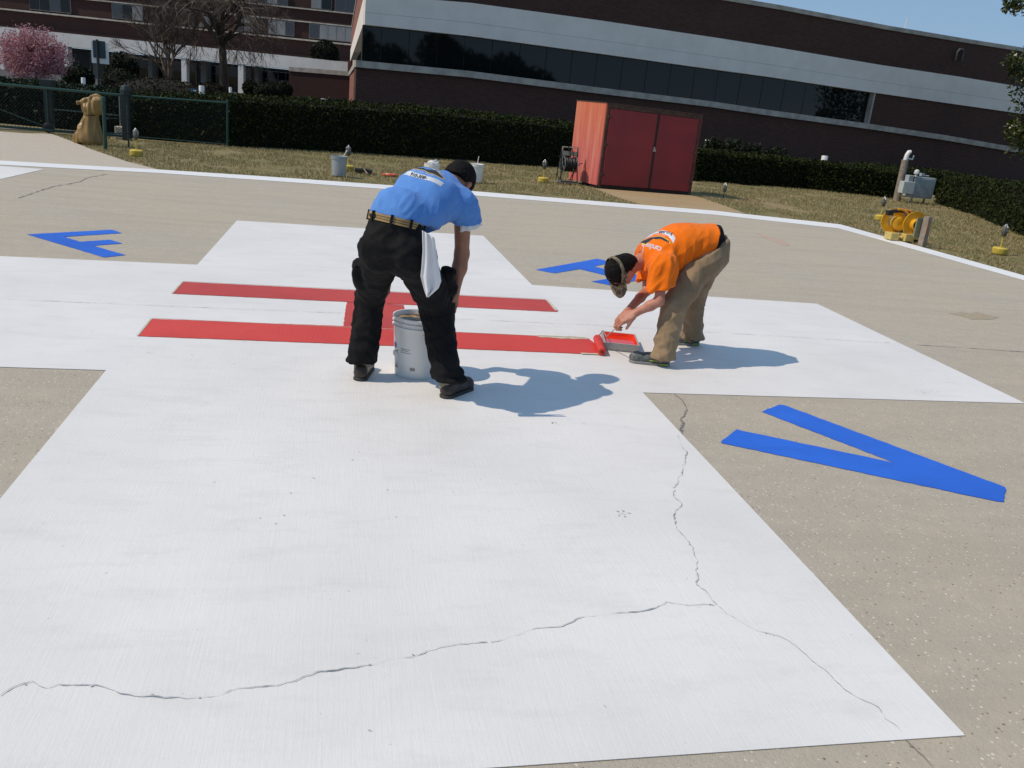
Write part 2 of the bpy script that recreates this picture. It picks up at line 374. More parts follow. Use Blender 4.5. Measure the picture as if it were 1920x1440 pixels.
# cracks and joints ---------------------------------------------------
def crack(name, px, w, z, mat, gaps=.0, jag=.5, seed=1):
    r = random.Random(seed); P = [G(u, v)[:2] for u, v in px]; pts = []; s_acc = 0.0
    for a, b_ in zip(P[:-1], P[1:]):
        L = np.linalg.norm(b_ - a); n = max(2, int(L / .011)); nn = np.array([-(b_ - a)[1], (b_ - a)[0]]) / (L + 1e-9)
        for k in range(n):
            s_ = s_acc + L * k / n; wob = noise.noise(Vector((s_ * 9, seed, 0))) * .012 + noise.noise(Vector((s_ * 34, seed, 5))) * .006 + r.uniform(-1, 1) * .0012
            pts.append((a + (b_ - a) * k / n + nn * wob * jag * 1.6, s_))
        s_acc += L
    mb = MB(); prev = None
    for i in range(len(pts) - 1):
        a, s0 = pts[i]; b_, s1 = pts[i + 1]; d = b_ - a; L = np.linalg.norm(d)
        if L < 1e-5: continue
        n_ = np.array([-d[1], d[0]]) / L
        f = .55 + 1.1 * noise.noise(Vector((s0 * 6, seed, 11))) + .6 * noise.noise(Vector((s0 * 40, seed, 17)))
        f = max(.10 if gaps < .5 else -.1, min(1.9, f)) * (1 - gaps * .3)
        if f <= 0: prev = None; continue
        hw = w * f * .75; V = [(*(a - n_ * (prev or hw)), z), (*(b_ - n_ * hw), z), (*(b_ + n_ * hw), z), (*(a + n_ * (prev or hw)), z)]; prev = hw
        mb.add(V, [(0, 1, 2, 3)])
        if r.random() < .02:
            c_ = a + n_ * r.uniform(-.006, .006); q = [(c_[0] + w * r.uniform(.7, 1.9) * math.cos(t_), c_[1] + w * r.uniform(.5, 1.3) * math.sin(t_), z + .0003) for t_ in np.linspace(0, 2 * PI, 7)[:-1]]; mb.add(q, [tuple(range(6))])
    return tag(mb.build(name, mat), kind='structure')
c1 = [(0, 1308), (25, 1294), (58, 1283), (85, 1293), (110, 1286), (180, 1289), (212, 1299), (250, 1308), (300, 1310), (365, 1312), (410, 1307), (447, 1294), (490, 1291), (521, 1289), (560, 1276), (600, 1262), (640, 1259), (700, 1248), (722, 1240), (770, 1236), (820, 1218), (860, 1211), (920, 1208)]
c1b = [(920, 1208), (960, 1196), (1000, 1183), (1053, 1175.5), (1093, 1159), (1129, 1156), (1187, 1151), (1211, 1146), (1240, 1138), (1249, 1132), (1292, 1138), (1331, 1137), (1347, 1140)]
crack('pad_crack', c1, .0034, .0075, M_CRACKW, .12, .5, 1); crack('pad_crack', c1b, .0034, .0075, M_CRACKW, .2, .5, 2)
c2 = [(1270, 819), (1276, 834.6), (1288, 851), (1282, 866.6), (1277, 885), (1273, 903), (1264, 915.5), (1261.5, 934), (1279, 946), (1266.7, 960), (1261.5, 969), (1265, 983), (1276, 1001), (1286.5, 1013), (1300, 1028.6), (1295.7, 1037.7), (1307, 1056), (1303, 1071), (1309, 1086.6), (1307, 1099), (1323, 1111), (1334, 1126), (1349, 1140)]
crack('pad_crack', c2, .0038, .0075, M_CRACKW, .12, .9, 3)
c3 = [(1347, 1140), (1366.6, 1156.4), (1383, 1166), (1421.7, 1185.6), (1455, 1194), (1479, 1205.7), (1510, 1229.7), (1522, 1244), (1551, 1263), (1580, 1292), (1604, 1311), (1644.5, 1330), (1659, 1349.5), (1680.5, 1364), (1693, 1382)]
crack('pad_crack', c3, .0024, .0075, M_CRACKW, .3, .5, 4)
crack('pad_crack', [(1697, 1388), (1719, 1412), (1745, 1436), (1775, 1470)], .005, .003, M_CRACK, 0, .6, 5)
crack('pad_crack', [(1263, 738), (1271, 744), (1280, 752), (1287, 766), (1285, 776.5), (1279, 784), (1282, 793), (1275, 799), (1279, 812), (1277, 817)], .010, .003, M_CRACK, 0, .8, 6)
crack('pad_crack', [(34, 372), (75, 358), (100, 350), (150, 341), (165, 333), (205, 326)], .02, .003, M_CRACK, .2, 1, 7)
crack('pad_crack', [(170, 318), (195, 320)], .02, .003, M_CRACK, .2, 1, 8)
j = [(-80, 558), (0, 562), (287, 574.3), (475, 582), (642, 588.5)]
crack('pad_joint', j, .005, .0075, M_CRACKW, .7, .15, 9)
crack('pad_joint', [(760, 595), (880, 600.4), (998, 605.6), (1124, 611.6), (1200, 617), (1325, 624), (1400, 628), (1671, 644.6)], .005, .0075, M_CRACKW, .7, .15, 10)
crack('pad_joint', [(1718, 646.7), (1920, 660), (2010, 666)], .008, .003, M_CRACK, .1, .2, 11)
# chips in the paint
mb = MB(); r = random.Random(5)
for (cu, cv, su, sv, n) in ((1165, 965, 12, 7, 16), (1700, 720, 60, 25, 26), (1735, 737, 25, 5, 16), (1590, 690, 30, 10, 6), (1040, 795, 8, 4, 8), (1420, 610, 400, 60, 12), (300, 640, 250, 60, 14), (500, 900, 350, 250, 9), (690, 940, 200, 90, 7), (1500, 1000, 60, 60, 3)):
    for k in range(n):
        p = G(cu + r.gauss(0, su * .5), cv + r.gauss(0, sv * .5))[:2]; s = r.uniform(.002, .0055)
        poly = [(p[0] + s * r.uniform(.5, 1.6) * math.cos(a), p[1] + s * r.uniform(.4, 1.1) * math.sin(a)) for a in np.linspace(0, 2 * PI, 7)[:-1]]
        mb.add([(x, y, .0072) for x, y in poly], [tuple(range(6))])
tag(mb.build('paint_chips', M_CRACKW), kind='stuff', label='small chips and pits in the white paint', cat='paint chips')
# stains on the bare concrete
def stain(px, mat, name, z=.003):
    mb = MB(); ragged(g2(px), z, mb, .03, .08); return tag(mb.build(name, mat), kind='structure')
M_STAIN = concrete_mat('brown_stain', (.46, .38, .28), (.39, .31, .22), (.50, .42, .31)); M_CHALK = concrete_mat('pink_chalk', (.60, .43, .35), (.52, .40, .32), (.58, .46, .36))
stain([(1780, 588), (1800, 585), (1815, 588), (1832, 585), (1850, 590), (1875, 595), (1868, 598), (1845, 598), (1825, 600), (1805, 594)], M_STAIN, 'brown_stain')
stain([(1416, 437), (1428, 440), (1470, 452), (1482, 461), (1470, 460), (1440, 449)], M_CHALK, 'chalk_mark')

# ================================================================== VEGETATION HELPERS
def leaves(C_, size, n_=None, elong=1.6, rnd=None, up=0.0):
    """one bent leaf (two triangles as a quad) per centre"""
    R_ = rnd or rng; C_ = np.asarray(C_, float); K = len(C_)
    a = R_.normal(size=(K, 3)); a[:, 2] += up; a /= np.linalg.norm(a, axis=1, keepdims=True)
    b_ = R_.normal(size=(K, 3)); b_ -= (b_ * a).sum(1, keepdims=True) * a; b_ /= np.linalg.norm(b_, axis=1, keepdims=True)
    c_ = np.cross(a, b_); s = (size * R_.uniform(.6, 1.3, K))[:, None]
    V = np.stack([C_ - b_ * s * elong / 2, C_ - c_ * s / 2 + a * s * .12, C_ + b_ * s * elong / 2, C_ + c_ * s / 2 + a * s * .12], 1)
    return V.reshape(-1, 3)
def leaf_obj(name, C_, size, mat, parent=None, **k):
    return link(name, quads_np(leaves(C_, size, **k)), mat, parent)

# grass tufts on the lawn strip
lawn_px = [(255, 275), (640, 290), (1060, 318), (1090, 350), (1150, 372), (1200, 384), (865, 354), (480, 326), (300, 315), (185, 280)]
def inpoly(P, poly):
    x, y = P[:, 0], P[:, 1]; ins = np.zeros(len(P), bool); n = len(poly)
    for i in range(n):
        x1, y1 = poly[i]; x2, y2 = poly[(i + 1) % n]
        c_ = ((y1 > y) != (y2 > y)) & (x < (x2 - x1) * (y - y1) / (y2 - y1 + 1e-12) + x1); ins ^= c_
    return ins
lp1 = g2([(95, 251), (128, 262), (172, 280), (240, 303), (300, 316), (480, 328), (865, 355), (1200, 383), (1165, 372), (1113, 352), (1085, 345), (1100, 314), (1060, 311), (860, 300), (650, 284), (430, 272), (235, 255)])
lp2 = g2([(1297, 366), (1362, 387), (1398, 399), (1575, 419), (1920, 515), (2200, 640), (2300, 560), (1920, 440), (1830, 402), (1755, 380), (1680, 371), (1500, 352), (1320, 340), (1305, 341)])
Cs = []
for poly, n in ((lp1, 70000), (lp2, 90000)):
    A = np.array(poly); P = rng.uniform(A.min(0), A.max(0), (n, 2)); P = P[inpoly(P, poly)]; Cs.append(P)
P = np.concatenate(Cs); K = len(P)
dens = np.array([noise.noise(Vector((x * .9, y * .9, 3))) + .5 * noise.noise(Vector((x * 3, y * 3, 9))) for x, y in P]); P = P[dens > -.25]; K = len(P)
h = rng.uniform(.008, .032, K); th = rng.uniform(0, 2 * PI, K); wd = .006
dx = np.stack([np.cos(th), np.sin(th), 0 * th], 1) * wd; base = np.column_stack([P, np.full(K, -.02)])
tip = base + np.column_stack([rng.normal(0, .02, K), rng.normal(0, .02, K), h + .02])
M_GRASS = leaf_mat('grass_blades', (.16, .155, .055), (.31, .255, .125), (.52, .43, .26), .9, .1, .15)
tag(link('grass', quads_np(np.stack([base - dx, base + dx, tip + dx * .3, tip - dx * .3], 1).reshape(-1, 3)), M_GRASS), 'short dormant tan and green grass round the pad', 'grass', kind='stuff')

def hedge(name, front, back, zt, zb, label, n=9000, size=.04, mat=None, group='clipped hedges along the lawn'):
    """front/back: plan polylines with the same count; zt list of top heights per station at the front edge, zb at the back edge"""
    root = MB(); n_ = len(front)
    ins = .05
    V = []; F = []
    for i in range(n_):
        f, b_ = np.array(front[i]), np.array(back[i]); d = (b_ - f) / np.linalg.norm(b_ - f)
        f2, b2 = f + d * ins, b_ - d * ins
        V += [(*f2, -.02), (*f2, zt[i] - ins), (*b2, zb[i] - ins), (*b2, -.02)]
    for i in range(n_ - 1):
        for k in range(3): F.append((i * 4 + k, i * 4 + k + 1, (i + 1) * 4 + k + 1, (i + 1) * 4 + k))
    F += [(0, 1, 2, 3), tuple((n_ - 1) * 4 + k for k in (3, 2, 1, 0))]
    core = MB(); core.add(V, F)
    o = core.build(name, M_HCORE); tag(o, label, 'hedge', group)
    # leaves over front, top, back and ends
    pts = []
    segL = [np.linalg.norm(np.array(front[i + 1]) - np.array(front[i])) for i in range(n_ - 1)]; tot = sum(segL)
    for i in range(n_ - 1):
        k = int(n * segL[i] / tot); s = rng.random(k); q = rng.random(k); which = rng.random(k)
        f0, f1, b0, b1 = [np.array(x, float) for x in (front[i], front[i + 1], back[i], back[i + 1])]
        f = f0 + s[:, None] * (f1 - f0); b_ = b0 + s[:, None] * (b1 - b0); zf = zt[i] + s * (zt[i + 1] - zt[i]); zz = zb[i] + s * (zb[i + 1] - zb[i])
        X = np.where((which < .5)[:, None], f, f + q[:, None] * (b_ - f)); Z = np.where(which < .5, q * zf, zf + q * (zz - zf))
        X = np.where((which > .9)[:, None], b_, X); Z = np.where(which > .9, q * zz, Z)
        pts.append(np.column_stack([X, Z]))
    for e in (0, n_ - 1):
        k = int(n * .06); f, b_ = np.array(front[e]), np.array(back[e]); q = rng.random(k); s = rng.random(k)
        pts.append(np.column_stack([f + q[:, None] * (b_ - f), s * (zt[e] + q * (zb[e] - zt[e]))]))
    P = np.concatenate(pts); P += rng.normal(0, .028, P.shape)
    bumpy = np.array([noise.noise(Vector((x * 2.2, y * 2.2, z * 2.2))) for x, y, z in P]); P[:, 2] += bumpy * .05 * (P[:, 2] > .6)
    leaf_obj('leaves', P, size, mat or M_HEDGE, o)
    return o
def hz(px, pts): return [ZAT(u, v, *p) for (u, v), p in zip(px, pts)]
# left hedge
fb = g2([(236, 256), (428, 273), (650, 285.5), (860, 300), (1105, 318)])
fp = [(236, 184), (440, 187), (650, 200), (870, 217), (1096, 240)]; zt = hz(fp, fb)
bk = [(p[0] - .12, p[1] + 1.15) for p in fb]; bp = [(236, 174), (440, 177), (650, 190), (870, 206), (1100, 234)]; zb = [min(z_ + .12, max(z_ - .12, zz)) for z_, zz in zip(zt, hz(bp, bk))]
hedge('hedge', fb, bk, zt, zb, 'long clipped dark hedge from the fence to the red shed', 26000, .045)
# right hedge
fb = g2([(1300, 338.5), (1500, 353), (1680, 372)]); fp = [(1305, 283), (1500, 302), (1668, 322)]; zt = hz(fp, fb)
bk = [(p[0] - .1, p[1] + 1.0) for p in fb]; hedge('hedge', fb, bk, zt, [z_ + .04 for z_ in zt], 'low clipped hedge between the red shed and the timber pole', 15000, .045)
# rear taller hedge behind the cabinet
fb = [tuple(G(1640, 356)[:2] + np.array([.3, 1.2])), tuple(G(1760, 368)[:2] + np.array([.3, .8])), tuple(G(1830, 374)[:2] + np.array([1.5, .8]))]
zt = hz([(1632, 312), (1740, 322), (1812, 333)], fb); bk = [(p[0] + .1, p[1] + 1.0) for p in fb]
hedge('hedge', fb, bk, zt, [z_ + .06 for z_ in zt], 'clipped hedge behind the grey cabinet and timber pole', 9000, .045)
# right hedge, sunny side
fb = g2([(1752, 380), (1830, 404), (1920, 443), (2040, 500)]); fp = [(1755, 334), (1830, 340), (1920, 349), (2040, 365)]; zt = hz(fp, fb)
bk = [(p[0] + 1.5, p[1] + 1.0) for p in fb]; hedge('hedge', fb, bk, zt, [z_ + .04 for z_ in zt], 'sunlit clipped hedge running toward the camera at the right edge', 20000, .04)
# loose rear planting at the wall right of the shed
P0 = G(1320, 338)[:2]
for i, (u, v, r_) in enumerate(((1335, 276, 16), (1372, 279, 18), (1412, 287, 17), (1455, 293, 16))):
    c_ = Y(u, v, P0[1] + 2.2); k = 900; D = rng.normal(size=(k, 3)); D /= np.linalg.norm(D, axis=1, keepdims=True); rr = r_ / FPX * 30
    mb = MB(); mb.tube([(c_[0], c_[1], -.02), (c_[0] + .03, c_[1], c_[2] - rr * .3)], [.02, .012], 6)
    o = mb.build('shrub', M_BARKD); tag(o, ['leafy shrub just beside the shed behind the low hedge', 'second leafy shrub from the shed behind the low hedge', 'third leafy shrub from the shed behind the low hedge', 'fourth leafy shrub from the shed behind the low hedge'][i], 'shrub', 'loose shrubs behind the low hedge')
    leaf_obj('foliage', c_ + D * rng.uniform(.3, 1.1, (k, 1)) * rr * np.array([1.3, 1, 1.0]), .06, M_SHRUB, o)

# trees ---------------------------------------------------------------
def branch_tree(base, height, seed, spread, levels, r0, first, nsub, twig_mat, bark, name, label, lean=(0, 0), multi=5, droop=0.0, ratio=.74, forkh=.22):
    r = random.Random(seed); trunk = MB(); tw = []; twr = []
    base = np.array(base, float)
    def grow(p, d, L, rad, lv):
        pts = [p]; n = 4 if lv < 3 else 3; dd = d.copy(); q = p.copy()
        for k in range(n):
            jt = .10 if lv else .02; dd = dd + np.array([r.gauss(0, jt), r.gauss(0, jt), r.gauss(0, .05) - droop * lv * .03]); dd /= np.linalg.norm(dd); q = q + dd * L / n; pts.append(q)
        rs = [rad * (1 - .38 * k / n) for k in range(n + 1)]
        if lv <= 2: trunk.tube(pts, rs, 7 if lv < 2 else 5, cap=lv == 0)
        else: tw.append((pts, rs))
        if lv >= levels: return
        for k in range(nsub if lv > 0 else multi):
            ang = r.uniform(0, 2 * PI); tilt = r.uniform(spread * .55, spread * 1.25)
            x = np.cross(dd, [0.3, .2, 1.]); x /= np.linalg.norm(x); y_ = np.cross(dd, x)
            if lv == 0: ang = 2 * PI * k / multi + r.uniform(-.3, .3); tilt = r.uniform(spread * .5, spread * 1.0)
            nd = dd * math.cos(tilt) + (x * math.cos(ang) + y_ * math.sin(ang)) * math.sin(tilt)
            nd[2] += .12 if droop == 0 else 0; nd /= np.linalg.norm(nd)
            st = pts[-1] if (k < 2 or lv == 0) else pts[r.choice([1, 2, len(pts) - 1])] if len(pts) > 2 else pts[-1]
            grow(st, nd, L * r.uniform(ratio - .1, ratio + .08) * (1 if lv else first), rad * (.60 if lv else .5), lv + 1)
    grow(base, np.array([lean[0], lean[1], 1.0]), height * forkh, r0, 0)
    root = thing(name, base, label, 'tree')
    o = trunk.build('trunk', bark, root, smooth='all'); o.location = -Vector(base)
    mb = MB()
    V = []; F = []
    for pts, rs in tw:
        b0 = len(V); n = 3
        for i, p in enumerate(pts):
            for k in range(n):
                a = 2 * PI * k / n; V.append(p + rs[i] * np.array([math.cos(a), math.sin(a) * .8, .5 * math.sin(a)]))
        for i in range(len(pts) - 1):
            for k in range(n): F.append((b0 + i * n + k, b0 + i * n + (k + 1) % n, b0 + (i + 1) * n + (k + 1) % n, b0 + (i + 1) * n + k))
    if V:
        o = link('crown', mesh_np(V, F), twig_mat, root); o.location = -Vector(base)
    return root
b1 = Y(320, 185, 39.0); b1[2] = -.3
branch_tree(b1, 9.5, 11, .52, 7, .17, 1.15, 3, M_TWIG, M_BARK, 'bare_tree', 'bare tree with several pale stems fanning from one short trunk', multi=6, ratio=.74, forkh=.14)
b2 = Y(424, 178, 40.5); b2[2] = -.3
branch_tree(b2, 9.0, 5, .75, 7, .27, .62, 3, M_TWIG, M_BARKD, 'bare_tree', 'bare tree with one thick straight dark trunk in front of the colonnade', multi=8, droop=.7, ratio=.76, forkh=.36)
# pink tree
b3 = Y(68, 165, 36.0); b3[2] = -.2
pt = branch_tree(b3, 4.6, 3, .55, 5, .08, .8, 3, M_BARKD, M_BARKD, 'blossom_tree', 'round tree covered in pink blossom behind the gate', multi=5, forkh=.30, ratio=.72)
cc = Y(62, 102, 36.0); K = 15000; D = rng.normal(size=(K, 3)); D /= np.linalg.norm(D, axis=1, keepdims=True); rr = rng.random(K) ** .45
P = D * rr[:, None] * np.array([1.42, 1.3, 1.12]); nz = np.array([noise.noise(Vector(p * 1.9)) for p in P]); P = P[(nz > -.22)]; P *= (1 + .10 * rng.normal(size=(len(P), 1)))
for ch in list(pt.children):
    if ch.name.startswith('crown'): bpy.data.objects.remove(ch)
o = leaf_obj('crown', cc + P, .062, M_PINK, pt, elong=1.3); o.location = -Vector([float(x) for x in b3])
# shrubs in front of the far wing
def shrub(px, py, y, rx, rz, label, mat=None, flat=1.0, n=2600, name='shrub', size=.07, zbase=None):
    c_ = Y(px, py, y); s = (y - CAM[1]) / FPX * 1.04; RX, RZ = rx * s, rz * s
    K = n; D = rng.normal(size=(K, 3)); D /= np.linalg.norm(D, axis=1, keepdims=True)
    P = c_ + D * rng.uniform(.82, 1.06, (K, 1)) * np.array([RX, RX * .8, RZ]); P[:, 2] = np.maximum(P[:, 2], -.02 if zbase is None else zbase)
    core = bmesh.new(); bmesh.ops.create_icosphere(core, subdivisions=3, radius=1.0)
    for vv in core.verts:
        f = 1 + .06 * noise.noise(vv.co * 2.5); vv.co = Vector((c_[0] + vv.co.x * RX * .9 * f, c_[1] + vv.co.y * RX * .72 * f, max(c_[2] + vv.co.z * RZ * .9 * f, -.02 if zbase is None else zbase)))
    me = bpy.data.meshes.new('m'); core.to_mesh(me); core.free()
    o = link(name, me, M_HCORE); tag(o, label, 'shrub'); leaf_obj('foliage', P, size, mat or M_SHRUB, o); return o
shrub(147, 150, 40, 24, 22, 'ball shaped dark shrub left of the street sign')
shrub(229, 128, 42, 25, 24, 'upper tier of dark clipped topiary right of the street sign')
shrub(226, 160, 41, 30, 25, 'broad dark shrub below the clipped topiary by the street sign')
shrub(305, 176, 37, 72, 24, 'low brownish rounded shrub under the pale bare tree', M_MOUND, n=4200)
shrub(396, 178, 39, 30, 19, 'small brownish shrub beside the thick dark trunk', M_MOUND)
shrub(470, 165, 52, 13, 12, 'small round shrub left of the corner window of the far wing')
shrub(502, 172, 50, 22, 13, 'low dark shrub below the corner window of the far wing')
shrub(530, 168, 54, 16, 13, 'dark shrub touching the low brick wall')
shrub(150, 176, 34, 38, 12, 'low scrubby planting just behind the sliding gate', M_MOUND)
# magnolia at the right edge
mg = G(2080, 395); mg = np.array([mg[0] + 6, mg[1] + 7, -.02])
root = thing('magnolia_tree', mg, 'glossy leaved evergreen tree reaching in at the right edge', 'tree')
mb = MB(); yq = mg[1]; tmb = []
blobs = [(1905, 120, 26), (1935, 150, 50), (1950, 215, 62), (1925, 265, 44), (1905, 245, 24), (1985, 110, 80), (2010, 230, 90), (2060, 130, 110), (1902, 8, 22), (1940, -10, 42), (2030, -40, 100)]
sc_ = (yq - CAM[1]) / FPX
mb.tube([mg, mg + [0, 0, 1.5], mg + [-.1, 0, 4.5]], [.16, .13, .06], 8)
for (u, v, r_) in blobs:
    e = Y(u, v, yq); z0 = np.array([mg[0] - .05, mg[1], max(1.2, e[2] - 1.2)]); mb.tube([z0, (z0 + e) / 2 + [0, 0, .15], e], [.05, .035, .015], 6)
o = mb.build('trunk', M_BARKD, root); o.location = -Vector([float(x) for x in mg])
Pm = []
for (u, v, r_) in blobs:
    e = Y(u, v, yq); R_ = r_ * sc_; K = int(30 + 9.0 * r_); D = rng.normal(size=(K, 3)); D /= np.linalg.norm(D, axis=1, keepdims=True); Pm.append(e + D * (rng.random((K, 1)) ** .5) * R_)
o = leaf_obj('crown', np.concatenate(Pm), .10, M_MAGN, root, elong=2.2); o.location = -Vector([float(x) for x in mg])

# ================================================================== BUILDINGS
def uvwall(me):
    uv = me.uv_layers.new(name='UVMap'); co = me.vertices
    for p in me.polygons:
        n = p.normal; t = Vector((-n.y, n.x, 0)); 
        if t.length < .01: t = Vector((1, 0, 0))
        t.normalize()
        for li in p.loop_indices:
            c_ = co[me.loops[li].vertex_index].co; uv.data[li].uv = (c_.dot(t), c_.z if abs(n.z) < .7 else c_.y)
def band(name, P, zl, zh, o0, o1, nrm, mat, parent, extra=None):
    """solid band following plan stations P; from offset o0 (inside) to o1 (outside) along nrm"""
    nrm = np.array(nrm, float); n = len(P); V = []
    for i in range(n):
        p = np.array(P[i], float); a = p + nrm * o0; b_ = p + nrm * o1; V += [(*a, zl[i]), (*b_, zl[i]), (*b_, zh[i]), (*a, zh[i])]
    F = []
    for i in range(n - 1):
        for k in range(4): F.append((i * 4 + k, (i + 1) * 4 + k, (i + 1) * 4 + (k + 1) % 4, i * 4 + (k + 1) % 4))
    F += [(0, 1, 2, 3), tuple((n - 1) * 4 + k for k in (3, 2, 1, 0))]
    me = mesh_np(V, F); bm = bmesh.new(); bm.from_mesh(me); bmesh.ops.recalc_face_normals(bm, faces=bm.faces); bm.to_mesh(me); bm.free(); me.update()
    uvwall(me); return link(name, me, mat, parent)
P0 = Y(683, 118, CAM[1] + 35.0)[:2]; fd = np.array([1, .2]) / math.hypot(1, .2); fn = np.array([fd[1], -fd[0]])
us = [683, 880, 1120, 1340, 1440, 1640, 1787, 1920]
LT = [114.5, 133, 163.5, 190.5, 205.5, 233, 255, 278]; BB = [46, 67.5, 100, 130.5, 144, 174, 195, 214]; BT = [-11, 5, 38, 71, 87, 121, 143, 165]
def st(u, v): return PL(u, v, P0, fn)
plan = [st(u, v)[:2] for u, v in zip(us, BB)]
def zl_(vals): return [ZAT(u, v, *p) for u, v, p in zip(us, vals, plan)]
zLT, zBB, zBT = zl_(LT), zl_(BB), zl_(BT)
zr = [ZAT(u, v, *PL(u, v, P0, fn)[:2]) for u, v in ((1405, 0), (1640, 44), (1786, 68.5), (1917, 89))]
zRF = [zr[0], zr[0], zr[0], zr[0], zr[0] , zr[1], zr[2], zr[3]]
ext = plan[-1] + fd * 40; plan.append(ext)
for L in (zLT, zBB, zBT, zRF): L.append(L[-1] + (L[-1] - L[-2]) * .3)
mainb = thing('brick_building', (P0[0], P0[1], 0), 'long low brown brick building with a white band and dark ribbon windows', 'building')
T0 = Vector((float(P0[0]), float(P0[1]), 0))
def put(o):
    if o.parent == mainb: o.location = -T0
    return o
# cut the stations at the right end of the window ribbon
ue = 1637; pe = st(ue, 200)[:2]
def interp_at(p, L):
    s = [np.dot(np.array(q) - plan[0], fd) for q in plan]; return float(np.interp(np.dot(p - plan[0], fd), s, L))
def sub(s0, s1):
    ss = [np.dot(np.array(q) - plan[0], fd) for q in plan]; keep = [s0] + [s for s in ss if s0 + .01 < s < s1 - .01] + [s1]
    P = [plan[0] + fd * s for s in keep]; f = lambda L: [float(np.interp(s, ss, L)) for s in keep]; return P, f
sE = float(np.dot(pe - plan[0], fd)); sMax = float(np.dot(ext - plan[0], fd))
P_, f_ = sub(0, sMax)
put(band('upper_wall', P_, [a + .0 for a in f_(zBT)], [a - .18 for a in f_(zRF)], -.4, 0, fn, M_BRICK_SHADE, mainb))
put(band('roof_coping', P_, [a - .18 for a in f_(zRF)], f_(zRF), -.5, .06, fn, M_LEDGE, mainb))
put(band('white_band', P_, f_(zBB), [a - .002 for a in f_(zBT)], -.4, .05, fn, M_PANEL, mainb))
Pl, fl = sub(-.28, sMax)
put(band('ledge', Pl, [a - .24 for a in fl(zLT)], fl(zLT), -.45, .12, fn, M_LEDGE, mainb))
put(band('lower_wall', [Pl[0] + fd * .05] + Pl[1:], [-.3] * len(Pl), [a - .242 for a in fl(zLT)], -.35, 0, fn, M_BRICK_SHADE, mainb))
Pw, fw = sub(0.02, sE)
back = put(band('window_ribbon', Pw, [a + .002 for a in fw(zLT)], [a - .002 for a in fw(zBB)], -.42, -.30, fn, M_FRAME, mainb))
Pr, fr = sub(sE, sMax)
put(band('end_wall', Pr, [a + .002 for a in fr(zLT)], [a - .002 for a in fr(zBB)], -.38, -.02, fn, M_BRICK_SHADE, mainb))
Pj, fj = sub(sE - .10, sE - .002)
put(band('jamb', Pj, [a + .003 for a in fj(zLT)], [a - .003 for a in fj(zBB)], -.295, .0, fn, M_LEDGE, mainb))
# panes with butt joints
upx = [684, 716, 768, 821, 872, 923, 975, 1025, 1073, 1120, 1168, 1214, 1259, 1304, 1348, 1391, 1433, 1474, 1514, 1554, 1596, 1636]
sp = [float(np.dot(st(u, 120 + (u - 683) * .08)[:2] - plan[0], fd)) for u in upx]; sp[0] = .03; sp[-1] = sE - .11
rr_ = random.Random(4)
for a, b_ in zip(sp[:-1], sp[1:]):
    a2, b2 = a + .012, b_ - .012; P, f = sub(a2, b2); P = [P[0], P[-1]]; z0 = [f(zLT)[0] + .02, f(zLT)[-1] + .02]; z1 = [f(zBB)[0] - .03, f(zBB)[-1] - .03]
    o = put(band('pane', P, z0, z1, -.298, -.27 + rr_.uniform(-.004, .004), fn, M_GLASS, back)); 
# joints on the white band
mb = MB()
for i in range(len(P_) - 1):
    a, b_ = np.array(P_[i]) + fn * .052, np.array(P_[i + 1]) + fn * .052; z0 = f_(zBB)[i] * .60 + f_(zBT)[i] * .40; z1 = f_(zBB)[i + 1] * .60 + f_(zBT)[i + 1] * .40
    mb.add([(*a, z0), (*b_, z1), (*b_, z1 + .012), (*a, z0 + .012)], [(0, 1, 2, 3)])
put(mb.build('panel_joint', M_LEDGE, mainb))
# sunlit end wall going back
vd = ray(640, 162)[:2]; vd = vd / np.linalg.norm(vd); sn = np.array([-vd[1], vd[0]])
Lside = 52.0; A0 = np.array(P_[0]); zb0, zt0, zr0 = f_(zBB)[0], f_(zBT)[0], f_(zRF)[0]
S_ = [A0 + vd * .10, A0 + vd * Lside]
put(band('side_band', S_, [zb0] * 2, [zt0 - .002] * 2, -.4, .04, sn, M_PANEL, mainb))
put(band('side_wall', S_, [zt0] * 2, [zr0 - .18] * 2, -.4, 0, sn, M_BRICK_SUN, mainb))
put(band('side_coping', S_, [zr0 - .18] * 2, [zr0] * 2, -.5, .05, sn, M_LEDGE, mainb))
B0 = np.array(Pl[0]) + fd * .05; zl0 = fl(zLT)[0]
Ls2 = 27.0; Q = [B0 + vd * .10, B0 + vd * Ls2]
put(band('lower_side_wall', Q, [-.3] * 2, [zl0 - .242] * 2, -.35, 0, sn, M_BRICK_SUN, mainb))
put(band('side_ledge', [B0 + vd * .0 + fd * 0, B0 + vd * Ls2], [zl0 - .24] * 2, [zl0 - .001] * 2, -.4, .06, sn, M_WPLAST if False else M_LEDGE, mainb))
# roof deck and hidden back so that it is a closed volume
mb = MB(); mb.prism([tuple(A0 + fd * .4 + vd * .4), tuple(np.array(P_[-1]) + vd * .4), tuple(np.array(P_[-1]) + vd * Lside), tuple(A0 + fd * .4 + vd * Lside)], zb0 + .3, zBT[-1]); put(mb.build('roof', M_ASPH, mainb))
mb = MB(); mb.prism([tuple(B0 + fd * 1.6 + vd * 3.5), tuple(np.array(P_[-1]) + vd * 3), tuple(np.array(P_[-1]) + vd * Lside), tuple(B0 + fd * 2.6 + vd * Lside)], -.3, zb0 + .1); put(mb.build('ground_floor', M_FRAME, mainb))
pf = A0 + vd * (Lside - 2)
mb = MB(); mb.box((pf[0] + .2, pf[1], (zb0 - .3) / 2), (.9, .9, zb0 + .3)); o = put(mb.build('pillar', M_BRICK_SUN, mainb)); uvwall(o.data)
